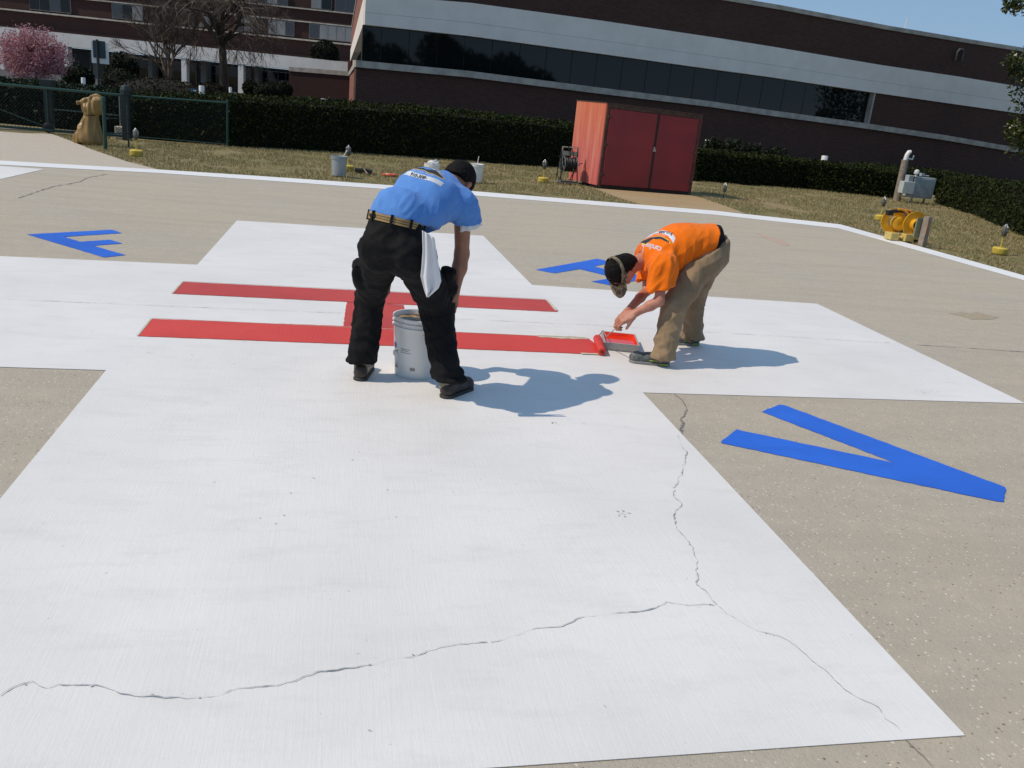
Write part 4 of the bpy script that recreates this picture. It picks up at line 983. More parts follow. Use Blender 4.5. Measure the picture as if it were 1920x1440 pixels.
mb.tube([L3(-.28, .0, .36), L3(-.29, -.05, .2), L3(-.25, -.1, .05), L3(-.2, -.12, .3)], .011, 7); mb.build('hose', M_BLACK, hc, smooth=True)
mb = MB(); mb.box(L3(0, .05, .03), (.46, .40, .02), ax=[ux, uy, (0, 0, 1)]); mb.build('base_plate', simple('grey_mauve_plate', (.22, .19, .19), .6), hc)
mb = MB(); mb.tube([L3(.16, .05, .42), L3(.26, .05, .42), L3(.26, .05, .46), L3(.34, .05, .46)], .010, 6); mb.build('crank', M_BLACK, hc)
mb = MB(); mb.lathe([(0, -.02), (.035, -.02), (.035, .02), (0, .02)], L3(-.24, -.1, .04), 14, axis=ux); mb.build('caster', M_STEEL, hc)

# ================================================================== EDGE LIGHTS
def edge_light(u, v, ut, vt, label, first=None, tilt=0):
    q = G(u, v); h_ = ZAT(ut, vt, *q[:2])
    if first is not None: return dup(first, q, label)
    r0 = thing('edge_light', q, label, 'edge light', 'perimeter lights along the pad edge')
    mb = MB(); mb.lathe([(0, .0), (.115, 0), (.12, .01), (.12, .09), (.10, .105), (0, .105)], (0, 0, -.005), 24); mb.build('base', M_YELLOWP, r0, smooth=True)
    mb = MB(); mb.tube([(0, 0, .1), (0.004, 0, h_ - .20)], .011, 8); mb.build('stem', M_YELLOWP, r0)
    mb = MB(); mb.lathe([(0, 0), (.025, 0), (.042, .02), (.042, .06), (.05, .065), (.05, .085), (0, .085)], (0, 0, h_ - .21), 16); mb.build('lamp_holder', simple('lamp_grey', (.10, .10, .09), .5), r0, smooth=True)
    mb = MB(); mb.lathe([(.034, 0), (.040, .03), (.036, .08), (.02, .105), (0, .112)], (0, 0, h_ - .125), 16)
    gl = glass_mat('lamp_glass', (.16, .17, .16), .08); mb.build('globe', gl, r0, smooth=True)
    mb = MB()
    for k in range(4): a = PI * k / 4; mb.tube([(.046 * math.cos(a), .046 * math.sin(a), h_ - .125), (.05 * math.cos(a), .05 * math.sin(a), h_ - .06), (0, 0, h_), (-.05 * math.cos(a), -.05 * math.sin(a), h_ - .06), (-.046 * math.cos(a), -.046 * math.sin(a), h_ - .125)], .0035, 4)
    mb.build('guard', M_STEEL, r0); return r0
e0 = edge_light(256, 291, 254, 240, 'edge light on a yellow base in front of the green fence')
edge_light(652, 319, 0, 0, 'edge light just behind the grey bucket', e0); edge_light(1018, 341, 0, 0, 'edge light on a yellow base left of the hose reel cart', e0)
edge_light(1650, 412, 0, 0, 'edge light on a yellow base left of the yellow cable reels', e0); edge_light(1873, 475, 0, 0, 'edge light on a yellow base at the far right, nearest the camera', e0)
q = G(1356, 372); l6 = thing('edge_light', q, 'small dark lamp on a thin stake right of the red shed', 'edge light')
for ch in e0.children:
    if ch.name.split('.')[0] in ('lamp_holder', 'globe', 'guard'):
        c_ = ch.copy(); col.objects.link(c_); c_.parent = l6; c_.location = (0, 0, -.14)
mb = MB(); mb.tube([(0, 0, -.02), (0, 0, .2)], .009, 6); mb.build('stem', M_BLACK, l6)

# ================================================================== BUCKETS
def bucket(name, q, label, mat, group, r0=.130, r1=.150, H_=.365, content=None, lid=False, rz=0):
    o = thing(name, q, label, 'bucket', group, rz); mb = MB()
    pr = [(0, 0), (r0 - .006, 0), (r0, .006), (r0 + (r1 - r0) * .66, H_ * .66), (r1 - .004, H_ * .80)]
    # strengthening rings
    for zc in (.845, .915): pr += [(r1 - .004, H_ * (zc - .012)), (r1 + .007, H_ * (zc - .006)), (r1 + .007, H_ * (zc + .006)), (r1 - .002, H_ * (zc + .012))]
    pr += [(r1 - .001, H_ * .965), (r1 + .006, H_ * .975), (r1 + .006, H_), (r1 - .002, H_), (r1 - .006, H_ * .97), (r0 - .004, .02), (0, .02)]
    mb.lathe(pr, (0, 0, 0), 48); mb.build('body', mat, o, smooth=True); return o
M_BPL = simple('bucket_white_plastic', (.84, .83, .80), .32, c2=(.80, .79, .76), scale=3)
M_BGR = simple('bucket_grey_plastic', (.34, .38, .40), .4, c2=(.30, .34, .36), scale=3)
bq = G(782, 712.5); bq[1] += .125
# keep the base centre so that its near edge touches the sighted point
b1_ = bucket('paint_bucket', bq, 'white plastic paint bucket standing between the feet of the man in blue', M_BPL, 'paint buckets')
mb = MB(); mb.lathe([(0, .340), (.08, .343), (.146, .338), (.147, .35)], (0, 0, 0), 32); m, t, b = new_mat('bucket_dregs'); b.inputs['Roughness'].default_value = .35
v = coords(t); c = mixc(t, noise_fac(t, v, 14, 4, .6, .42, .58), (.42, .25, .08), (.045, .025, .015)); c = mixc(t, noise_fac(t, v, 9, 3, .6, .62, .68), c, (.5, .38, .22)); t.links.new(c, b.inputs['Base Color']); bump(t, b, noise_fac(t, v, 18, 3, .6, 0, 1), .8, .02)
mb.build('paint_residue', m, b1_, smooth=True)
mb = MB(); L_ = Vector((-.9, -.42, 0)).normalized(); ear = [np.array([L_.x, L_.y, 0]) * .147 + np.array([0, 0, .15]), -np.array([L_.x, L_.y, 0]) * .147 + np.array([0, 0, .26])]
fr2 = np.array([.42, -.9, 0]); pts = [ear[0] * (1 - s) + ear[1] * s + fr2 * .155 * math.sin(PI * s) + np.array([0, 0, .16 * math.sin(PI * s) * 0 + .11 * s * (1 - s) * 4 * .9]) for s in np.linspace(0, 1, 15)]
mb.tube(pts, .0028, 6); mb.build('handle', M_STEEL, b1_, smooth=True)
for e in ear: mb = MB(); mb.lathe([(0, 0), (.016, 0), (.016, .012), (0, .014)], e * .97, 14, axis=(e[0], e[1], 0)); mb.build('handle_ear', M_BPL, b1_)
def bwrap(mb, a0, a1, z0, z1, n=6, off=.0015, r0=.130, r1=.150, H_=.365):
    for i in range(n):
        A = [a0 + (a1 - a0) * (i + k) / n for k in (0, 1)]; V = []
        for z, a in ((z0, A[0]), (z0, A[1]), (z1, A[1]), (z1, A[0])): rr = r0 + (r1 - r0) * z / H_ + off; V.append((rr * math.cos(a), rr * math.sin(a), z))
        mb.add(V, [(0, 1, 2, 3)])
rd = math.radians
mb = MB(); bwrap(mb, rd(190), rd(205), .175, .205); mb.build('blue_label', simple('label_blue', (.03, .07, .42), .4), b1_)
mb = MB()
for z, a0, a1 in ((.182, 222, 248), (.172, 222, 244), (.160, 222, 250), (.06, 195, 212)): bwrap(mb, rd(a0), rd(a1), z, z + .0022)
for k in range(5): bwrap(mb, rd(250 + k * 2.6), rd(251.4 + k * 2.6), .055, .075, 1)
mb.build('small_print', simple('print_grey', (.10, .10, .11), .6), b1_)
def text_on_cyl(s, a0, z, size, mat, parent, name, r0=.130, r1=.150, H_=.365):
    cu = bpy.data.curves.new('t', 'FONT'); cu.body = s; cu.size = size; o = bpy.data.objects.new('t', cu); col.objects.link(o); dg = bpy.context.evaluated_depsgraph_get(); me = bpy.data.meshes.new_from_object(o.evaluated_get(dg)); bpy.data.objects.remove(o)
    for vv in me.vertices:
        zz_ = z + vv.co.y; rr = r0 + (r1 - r0) * zz_ / H_ + .0018; a = a0 + vv.co.x / rr; vv.co = Vector((rr * math.cos(a), rr * math.sin(a), zz_))
    return link(name, me, mat, parent)
text_on_cyl('22', rd(196), .055, .032, M_BLACK, b1_, 'stock_number')
q = G(635, 330.5); q[1] += .12; g_ = bucket('paint_bucket', q, 'grey plastic bucket with a pale label on the grass', M_BGR, 'paint buckets')
mb = MB(); bwrap(mb, rd(255), rd(290), .06, .24); mb.build('label', simple('pale_label', (.45, .45, .47), .5), g_)
mb = MB(); mb.lathe([(0, .33), (.142, .33)], (0, 0, 0), 24); mb.build('contents', simple('grey_water', (.28, .34, .37), .3), g_)
mb = MB(); mb.tube([(.03, 0, .3), (.12, .05, .44)], .006, 6); mb.lathe([(0, 0), (.012, 0), (.012, .04), (0, .04)], (.12, .05, .44), 8, axis=(.5, .2, 1)); mb.build('stirring_stick', M_WPLAST, g_)
q = G(808, 343); w_ = bucket('paint_bucket', q, 'white bucket with a crumpled rag on top seen over the blue shirt', M_BPL, 'paint buckets')
f = Field([-.16, -.16, .3], [.16, .16, .5], .01); f.ell((.02, 0, .375), (.10, .08, .04)); f.ell((.06, .02, .40), (.05, .04, .04)); field_obj('rag', f, M_WPLAST, w_, 1, [((1, 0, 0), 18, 1.5, .018, 2)])
q = G(891, 341); w2 = bucket('paint_bucket', q, 'white bucket with a white stirring stick right behind the head of the man in blue', M_BPL, 'paint buckets')
mb = MB(); mb.tube([(-.03, 0, .05), (.035, 0, .52)], .008, 6); mb.build('stirring_stick', M_WPLAST, w2)
mb = MB(); mb.lathe([(0, .31), (.144, .31)], (0, 0, 0), 24); mb.build('contents', M_WPLAST, w2)
# old dark tray with a brush handle
q = G(682, 324); tr = thing('paint_tray', q, 'old dark paint tray lying on the grass near the grey bucket', 'paint tray')
def tray(root, ux_, uy_, Lx, Ly, Hd, Hs, mat, inner, th=.006, lip=.012):
    """deep end at -x side; four sloped walls, sloping floor; origin at the base centre"""
    def P(x, y_, z): return x * ux_ + y_ * uy_ + np.array([0, 0, z])
    mb = MB(); a, b_ = Lx / 2, Ly / 2
    top = [P(-a, -b_, Hd), P(a, -b_, Hd), P(a, b_, Hd), P(-a, b_, Hd)]; tin = [P(-a + lip, -b_ + lip, Hd), P(a - lip, -b_ + lip, Hd), P(a - lip, b_ - lip, Hd), P(-a + lip, b_ - lip, Hd)]
    k = .86; bot = [P(-a * k, -b_ * k, 0), P(a * k, -b_ * k, 0), P(a * k, b_ * k, 0), P(-a * k, b_ * k, 0)]
    fl = [P(-a * k + .01, -b_ * k + .01, .012), P(a * k - .01, -b_ * k + .01, Hs), P(a * k - .01, b_ * k - .01, Hs), P(-a * k + .01, b_ * k - .01, .012)]
    V = top + tin + bot + fl; F = []
    for i in range(4):
        j_ = (i + 1) % 4; F += [(i, j_, 4 + j_, 4 + i)[::-1], (8 + i, 8 + j_, j_, i)]
    F += [(11, 10, 9, 8)[::-1] if False else (8, 11, 10, 9)]
    mb.add(V, F); o = mb.build('body', mat, root, bevel=0)
    mb = MB(); V = tin + fl; F = [(i, (i + 1) % 4, 4 + (i + 1) % 4, 4 + i) for i in range(4)] + [(4, 5, 6, 7)]; mb.add(V, F); mb.build('painted_well', inner, root); return o
M_DARKP = simple('dried_dark_paint', (.035, .028, .026), .6, c2=(.07, .06, .055), scale=10)
tray(tr, np.array([1., -.05, 0]), np.array([.05, 1., 0]), .36, .30, .075, .055, M_DARKP, simple('dried_grey_paint', (.08, .075, .07), .6, c2=(.04, .035, .035), scale=8))
mb = MB(); mb.tube([(0, -.10, .09), (.02, -.25, .06), (.07, -.42, .02)], [.011, .012, .015], 8); mb.build('tool_handle', M_WOOD, tr)
q = G(731, 328.5); li = thing('bucket_lid', q, 'orange red bucket lid lying on the grass', 'lid'); mb = MB(); mb.lathe([(0, .018), (.11, .018), (.125, .028), (.15, .028), (.155, .02), (.155, 0), (0, 0)], (0, 0, 0), 36); mb.build('disc', simple('lid_orange', (.72, .10, .035), .4), li, smooth=True)
mb = MB(); mb.ell = None; mb.lathe([(0, .036), (.03, .034), (.045, .026), (0, .024)], (-.05, -.03, 0), 14); mb.build('paint_blob', simple('lid_pale', (.75, .55, .5), .4), li)

# ================================================================== TRAY AND ROLLER OF THE MAN IN ORANGE
z_ = .062; fl_, fr3, nr_, nl_ = G(1124, 621, z_), G(1187, 627, z_), G(1204, 650, z_), G(1135.5, 642.5, z_)
c_ = (fl_ + fr3 + nr_ + nl_) / 4; ux_ = unit(((fr3 - fl_) + (nr_ - nl_)) * [1, 1, 0]); uy_ = np.array([-ux_[1], ux_[0], 0]); Lx = (np.linalg.norm(fr3 - fl_) + np.linalg.norm(nr_ - nl_)) / 2; Ly = abs(((fl_ - nl_) @ uy_ + (fr3 - nr_) @ uy_) / 2)
t2 = thing('paint_tray', (c_[0], c_[1], .004), 'paint tray full of wet red paint beside the roller', 'paint tray')
M_TRAYG = simple('tray_plastic_grey', (.42, .43, .41), .45, c2=(.36, .36, .34), scale=14); M_WET = simple('wet_red_paint', (.80, .045, .014), .12, c2=(.72, .035, .014), scale=6, spec=.6)
tray(t2, ux_, uy_, Lx, Ly, z_, .032, M_TRAYG, M_WET)
mb = MB(); V = [(-Lx * .46) * ux_ + (-Ly * .44) * uy_, (Lx * .40) * ux_ + (-Ly * .44) * uy_, (Lx * .40) * ux_ + (Ly * .44) * uy_, (-Lx * .46) * ux_ + (Ly * .44) * uy_]; mb.add([v_ + np.array([0, 0, .036]) for v_ in V], [(0, 1, 2, 3)]); mb.build('paint_pool', M_WET, t2)
mb = MB(); mb.box(-Lx * .47 * ux_ + Ly * .1 * uy_ + np.array([0, 0, .03]), (.012, Ly * .8, .02), ax=[ux_, uy_, (0, 0, 1)]); mb.build('splash', simple('mixed_red_white', (.6, .3, .28), .4), t2)
ra = G(1119.5, 634, .034); rb = G(1129, 660, .034); rdv = unit(rb - ra)
rl = thing('paint_roller', (rb[0], rb[1], .008), 'red soaked paint roller pressed on the end of the red stem', 'paint roller'); o3 = np.array(rl.location)
Lr = np.linalg.norm(rb - ra); mb = MB(); mb.lathe([(0, -.002), (.022, 0), (.028, .004), (.030, .01), (.030, Lr - .01), (.027, Lr - .003), (0, Lr)], ra - o3, 28, axis=rdv)
M_NAP = simple('wet_red_nap', (.76, .045, .028), .45, c2=(.64, .035, .024), scale=30, bmp=.8, bscale=160); mb.build('sleeve', M_NAP, rl, smooth=True)
mb = MB(); mb.lathe([(0, 0), (.012, 0), (.012, .004), (0, .004)], rb - o3 + rdv * .001, 14, axis=rdv); mb.build('end_cap', simple('dark_red_cap', (.15, .01, .01), .5), rl)
w0 = ra - rdv * .005; w1 = Y(1130.6, 619, ra[1] + .0); w2_ = Y(1136.8, 631.5, ra[1] - .06)
HAND_A = Y(1151.5, 618, -.90); HAND_B = Y(1172, 598, -.90)
w1 = Y(1130.6, 619.5, ra[1] - .02); w2_ = Y(1137, 631.5, (ra[1] + HAND_A[1]) / 2)
mb = MB(); mb.tube([w0 - o3, w1 - o3, w2_ - o3, HAND_A - o3], .0038, 8); mb.build('wire_frame', simple('roller_wire', (.55, .50, .48), .35, metal=.5), rl, smooth=True)
hd = unit(HAND_B - HAND_A); mb = MB(); mb.tube([HAND_A + hd * .02 - o3, HAND_A + hd * .03 - o3, HAND_A + hd * .05 - o3, HAND_B - hd * .01 - o3], [.006, .009, .013, .012], 10); mb.build('grip', M_BLACK, rl, smooth=True)

# ================================================================== CABINETS, POLE, REELS, TIMBER POST
pb = G(1712, 381); cab = thing('electrical_cabinet', pb, 'grey electrical cabinets on a post in front of the right hedges', 'cabinet')
def cb(u0, v0, u1, v1, y_, d_, nm, mat, root, o_, tilt=0, bev=.01):
    a = Y(u0, v0, y_); c_ = Y(u1, v1, y_); mb = MB(); mb.box(((a[0] + c_[0]) / 2 - o_[0], y_ - o_[1] + d_ / 2, (a[2] + c_[2]) / 2 - o_[2]), (abs(c_[0] - a[0]), d_, abs(a[2] - c_[2]))); return mb.build(nm, mat, root, bevel=bev)
cb(1713, 331, 1747, 374, pb[1], .30, 'main_box', M_GREYBOX, cab, pb); cb(1715.5, 334, 1745, 371, pb[1] - .02, .019, 'box_door', simple('grey_door', (.30, .35, .36), .5), cab, pb)
cb(1696, 340, 1712, 364, pb[1] - .05, .22, 'small_box', simple('pale_box', (.52, .58, .56), .4), cab, pb); cb(1705.5, 328.5, 1714, 342, pb[1] + .0, .18, 'top_box', M_GREYBOX, cab, pb)
mb = MB(); zc = Y(1708, 365, pb[1])[2]; mb.tube([(-.05, .05, -.02), (-.04, .05, zc)], .03, 8); mb.tube([(.5, .25, -.02), (.5, .25, .3)], .03, 8); mb.tube([(-.35, .2, .16), (.65, .2, .16)], .02, 6); mb.build('stand', M_STEEL, cab)
q = Y(1719, 323, pb[1]); mb = MB(); mb.lathe([(0, -.12), (.04, -.12), (.04, -.05), (.075, -.04), (.07, .03), (.04, .07), (0, .08)], q - pb, 16); mb.build('beacon', simple('beacon_white', (.6, .6, .62), .2), cab, smooth=True)
q = Y(1733, 328, pb[1]); mb = MB(); mb.box(q - pb + [0, .1, 0], (.10, .10, .08)); mb.tube([q - pb + [.06, .1, -.02], q - pb + [.22, .1, -.02]], .02, 6); mb.build('conduit_fitting', M_GREYBOX, cab)
pp = G(1681, 376); tp = Y(1701, 300, pp[1]); pol = thing('service_pole', pp, 'leaning weathered timber pole with a white pipe cap by the cabinet', 'pole')
mb = MB(); ztop = ZAT(1700, 300, *pp[:2]); mb.tube([(0, 0, -.02), (tp[0] - pp[0] - .06, 0, ztop)], [.105, .095], 14); mb.build('shaft', M_WOOD, pol, smooth=True)
xo = tp[0] - pp[0] - .06; mb = MB(); mb.tube([(xo, 0, ztop - .02), (xo + .02, 0, ztop + .14), (xo + .06, 0, ztop + .22), (xo + .10, 0, ztop + .22)], .065, 10); mb.tube([(xo + .06, 0, ztop + .05), (xo + .22, 0, ztop + .03), (xo + .24, 0, ztop + .14)], .022, 8); mb.build('pipe_cap', M_WPLAST, pol, smooth=True)
# yellow reels
pr_ = G(1700, 452); yr = thing('cable_reel', pr_, 'pair of yellow cable reels on a stand at the pad edge', 'cable reel')
s16 = (pr_[1] - CAM[1]) / FPX * 1.06; axd = unit((-.10, -1, 0)); 
def reelp(u, v): return Y(u, v, pr_[1]) - pr_
cR = reelp(1706, 419); cL = reelp(1680, 416)
perp = unit((1, -.1, 0))
cR = cR + np.array([.0, -.12, .0])
for nm, c0, rr0, ext_ in (('front_disc', cR, .225, 0), ('rear_disc', cL + np.array([0, .10, 0]), .215, 0)):
    mb = MB(); mb.lathe([(.10, .0), (rr0 - .012, .0), (rr0, .012), (rr0, .03), (rr0 - .02, .022), (.10, .022)], c0, 40, axis=(0, -1, 0) if nm == 'front_disc' else (-.12, -1, 0)); mb.build(nm, M_YELLOW, yr, smooth=True)
ax1 = np.array([0, -1., 0]); mb = MB(); mb.lathe([(.115, -.02), (.10, .03), (.095, .09), (.085, .10), (.07, .09), (.07, -.02)], cR, 28, axis=ax1); mb.build('hub', M_YELLOW, yr, smooth=True)
mb = MB(); mb.lathe([(0, .02), (.07, .02)], cR, 20, axis=ax1); mb.build('hub_inside', simple('reel_inside', (.10, .09, .03), .6), yr)
mb = MB(); ax2 = unit((-.12, -1, 0)); mb.lathe([(.12, .03), (.12, .16), (.09, .17), (.0, .15)], cL + np.array([.07, .1, -.02]), 24, axis=ax2); mb.build('drum', M_YELLOW, yr, smooth=True)
mb = MB(); 
for c0, a_x in ((cL, ax2), (cL + np.array([.13, .02, -.01]), ax1)):
    t1_ = np.array([-a_x[1], a_x[0], 0]); 
    mb.tube([c0 + np.array([-.02, -.02, 0]) + (.225 * math.cos(a) * -t1_ * (1 if a_x is ax2 else 1)) + np.array([0, 0, .225 * math.sin(a)]) + a_x * .05 - t1_ * .0 for a in np.linspace(PI * .45, PI * 1.25, 12)], .020, 8)
mb.build('guide_arm', simple('orange_yellow_arm', (.72, .30, .02), .45), yr, smooth=True)
mb = MB(); mb.box(reelp(1668, 441) + [0, -.06, 0], (.16, .2, .12)); mb.box(reelp(1700, 450) + [-.04, -.02, .05], (.34, .26, .04)); mb.box(reelp(1693, 443) + [0, -.12, 0], (.17, .16, .13)); mb.build('stand', simple('cream_yellow_stand', (.62, .48, .16), .5), yr, bevel=.01)
mb = MB(); mb.lathe([(0, -.14), (.17, -.14), (.17, .12), (0, .12)], cR + np.array([.05, .22, -.02]), 24, axis=ax1); mb.tube([reelp(1668, 397), reelp(1690, 395), reelp(1720, 400)], .03, 8); mb.box(reelp(1668, 399), (.1, .08, .08)); mb.box(reelp(1714, 448) + [0, .05, 0], (.34, .18, .10)); mb.build('cable_and_motor', M_BLACK, yr, smooth=True)
pt_ = G(1731, 462.5); ztop = ZAT(1746, 407, *pt_[:2]); wp = thing('timber_post', pt_, 'short square weathered timber post beside the yellow reels', 'post')
mb = MB(); mb.box((.0, .05, ztop / 2 - .01), (.10, .10, ztop + .02), rz=.35); mb.build('upright', M_WOOD, wp, bevel=.006)
mb = MB(); mb.box((-.08, .12, ztop - .20), (.14, .03, .32), rz=.1); mb.build('back_board', simple('green_grey_board', (.22, .22, .13), .8), wp)
mb = MB(); mb.box((-.012, -.012, ztop - .17), (.05, .012, .2), rz=.35); mb.build('bracket', simple('rust_bracket', (.35, .20, .12), .8), wp)
# far tree line behind the viewer, seen mirrored in the window ribbon
Pm = []
rt_ = random.Random(21)
x = -75.0
while x < 70:
    hgt = rt_.uniform(4.5, 11.5); wd_ = rt_.uniform(1.8, 4.2); K = int(420 * wd_); D = rng.normal(size=(K, 3)); D /= np.linalg.norm(D, axis=1, keepdims=True)
    Pm.append(np.array([x, -62 + rt_.uniform(-6, 6), hgt * .58]) + D * (rng.random((K, 1)) ** .5) * np.array([wd_, wd_, hgt * .44])); x += rt_.uniform(1.5, 6.5)
tag(leaf_obj('distant_trees', np.concatenate(Pm), .55, M_SHRUB), 'far line of trees mirrored in the dark windows', 'trees', kind='stuff')
# ================================================================== PEOPLE
def skin_mat(name, c, c2):
    m, t, b = new_mat(name); b.inputs['Roughness'].default_value = .55; b.inputs['Subsurface Weight'].default_value = .08; b.inputs['Subsurface Radius'].default_value = (.01, .004, .002)
    v = coords(t); t.links.new(mixc(t, noise_fac(t, v, 22, 4, .6, .35, .65), c, c2), b.inputs['Base Color']); bump(t, b, noise_fac(t, v, 180, 2, .6, 0, 1), .15, .002); return m
def cloth_mat(name, c, c2, rough=.85, weave=700, sheen=.1):
    m, t, b = new_mat(name); b.inputs['Roughness'].default_value = rough; b.inputs['Specular IOR Level'].default_value = .15; b.inputs['Sheen Weight'].default_value = sheen
    v = coords(t); t.links.new(mixc(t, noise_fac(t, v, 5, 4, .6, .35, .65), c, c2), b.inputs['Base Color']); p = bump(t, b, noise_fac(t, v, weave, 2, .6, 0, 1), .25, .002); bump(t, b, noise_fac(t, coords(t, (1.6, 1.6, .7), (.3, .5, 0)), 9, 3, .55, .1, .9), .30, .022, p); return m
M_SKIN1 = skin_mat('tanned_skin', (.33, .155, .095), (.26, .115, .07)); M_SKIN2 = skin_mat('pale_pink_skin', (.50, .23, .155), (.42, .165, .11))
M_HAIR = simple('black_hair', (.005, .0045, .004), .75, c2=(.010, .008, .007), scale=60, bmp=.3, bscale=160, spec=.15)
M_SHIRTB = cloth_mat('blue_cotton', (.11, .28, .68), (.09, .24, .60)); M_SHIRTO = cloth_mat('orange_cotton', (.90, .19, .006), (.84, .165, .006))
M_TROB = cloth_mat('black_canvas', (.007, .007, .008), (.011, .011, .012), .8, sheen=.0); M_TROK = cloth_mat('khaki_canvas', (.30, .215, .13), (.23, .165, .10), .85)
M_CLOTHW = cloth_mat('white_cotton', (.74, .74, .76), (.68, .68, .70))
M_BOOT = simple('dark_brown_leather', (.018, .011, .008), .42, c2=(.034, .022, .016), scale=18, bmp=.3); M_SOLE = simple('dark_rubber_sole', (.02, .02, .02), .7, c2=(.035, .035, .033), scale=20)
M_SHOEG = simple('dark_grey_mesh_shoe', (.075, .085, .085), .6, c2=(.15, .165, .16), scale=35, bmp=.3); M_SOLEG = simple('grey_rubber_sole', (.17, .175, .175), .6, c2=(.24, .245, .24), scale=20)
M_SOCK = cloth_mat('grey_sock', (.30, .27, .19), (.24, .21, .15)); M_LACE = simple('pale_laces', (.45, .46, .38), .7); M_LIME = simple('lime_accent', (.32, .45, .05), .5)

def hand(f, wr, d, nrm, curl=(.5, .6, .5), spread=.0, thumb=(.5, -.7, .4), s=1.0, side=1, k=.006, tcurl=.5):
    """palm plus five bent fingers; nrm is the palm side, side=+1 puts the thumb at +w"""
    d = unit(d); nrm = np.array(nrm, float); nrm = unit(nrm - (nrm @ d) * d); w_ = np.cross(d, nrm) * side; wr = np.array(wr, float)
    f.rbox(wr + d * .048 * s, (.040 * s, .047 * s, .014 * s), [w_, d, nrm], .013, .012)
    f.cap(wr - d * .01, wr + d * .03 * s, .025 * s, .024 * s, .015, n=nrm, f=.75)
    for i, (ln, off) in enumerate(((.92, .031), (1.0, .0105), (.94, -.0105), (.76, -.030))):
        p = wr + d * (.090 - (.008 if i == 3 else 0) - (.003 if i == 0 else 0)) * s + w_ * off * s; a = 0.0; dd = unit(d + w_ * spread * (1.5 - i))
        f.ell(p, (.0105 * s,) * 3, None, .006)
        for j_, L in enumerate((.040, .026, .020)):
            a += curl[j_] * (1 + .08 * (i - 1.5)); dn = dd * math.cos(a) + nrm * math.sin(a); q = p + dn * L * ln * s; f.cap(p, q, (.0093, .0086, .0080)[j_] * s, (.0086, .0080, .0068)[j_] * s, .003); p = q
    p = wr + d * .022 * s + w_ * .030 * s; dn = unit(d * thumb[0] + w_ * -thumb[1] + nrm * thumb[2]); q = p + dn * .042 * s; f.cap(p, q, .0135 * s, .0105 * s, .010)
    dn2 = unit(dn * math.cos(tcurl) + (d * .7 + nrm * .5) * math.sin(tcurl)); r_ = q + dn2 * .032 * s; f.cap(q, r_, .0105 * s, .0082 * s, .004)
def head_sdf(f, c, A, s=1.0):
    """A rows: right, forward, up"""
    R_, F_, U = A; c = np.array(c)
    f.ell(c + F_ * -.010 + U * .018, (.076 * s, .096 * s, .098 * s), A, .02)
    f.ell(c + F_ * .030 - U * .040, (.058 * s, .062 * s, .075 * s), A, .03)
    f.ell(c + F_ * .066 - U * .088, (.024 * s, .020 * s, .018 * s), A, .022)
    f.ell(c + F_ * .076 + U * .022, (.046 * s, .014 * s, .012 * s), A, .015)
    f.cap(c + F_ * .088 + U * .012, c + F_ * .112 - U * .022, .008 * s, .0125 * s, .010); f.ell(c + F_ * .096 - U * .028, (.017 * s, .011 * s, .008 * s), A, .008)
    f.ell(c + F_ * .088 - U * .053, (.024 * s, .011 * s, .0055 * s), A, .005); f.ell(c + F_ * .086 - U * .063, (.020 * s, .010 * s, .006 * s), A, .005)
    for sg in (-1, 1):
        f.ell(c + F_ * .094 + U * .006 + R_ * sg * .032, (.014 * s, .012 * s, .009 * s), A, 0, cut=True)
        f.ell(c + F_ * .070 - U * .030 + R_ * sg * .040, (.022 * s, .022 * s, .018 * s), A, .02)
        f.ell(c - F_ * .006 - U * .008 + R_ * sg * .078, (.010 * s, .019 * s, .032 * s), A, .006)
        f.ell(c + F_ * .002 - U * .006 + R_ * sg * .088, (.006 * s, .010 * s, .018 * s), A, 0, cut=True)
def eyes(c, A, parent):
    R_, F_, U = A
    for sg in (-1, 1):
        mb = MB(); e = c + F_ * .080 + U * .006 + R_ * sg * .032; mb.lathe([(0, -.012), (.0085, -.0085), (.012, 0), (.0085, .0085), (0, .012)], e, 14, axis=F_); mb.lathe([(.0055, .0105), (0, .0128)], e, 12, mi=1, axis=F_)
        mb.build('eye', [M_WPLAST, M_BLACK], parent, smooth=True)
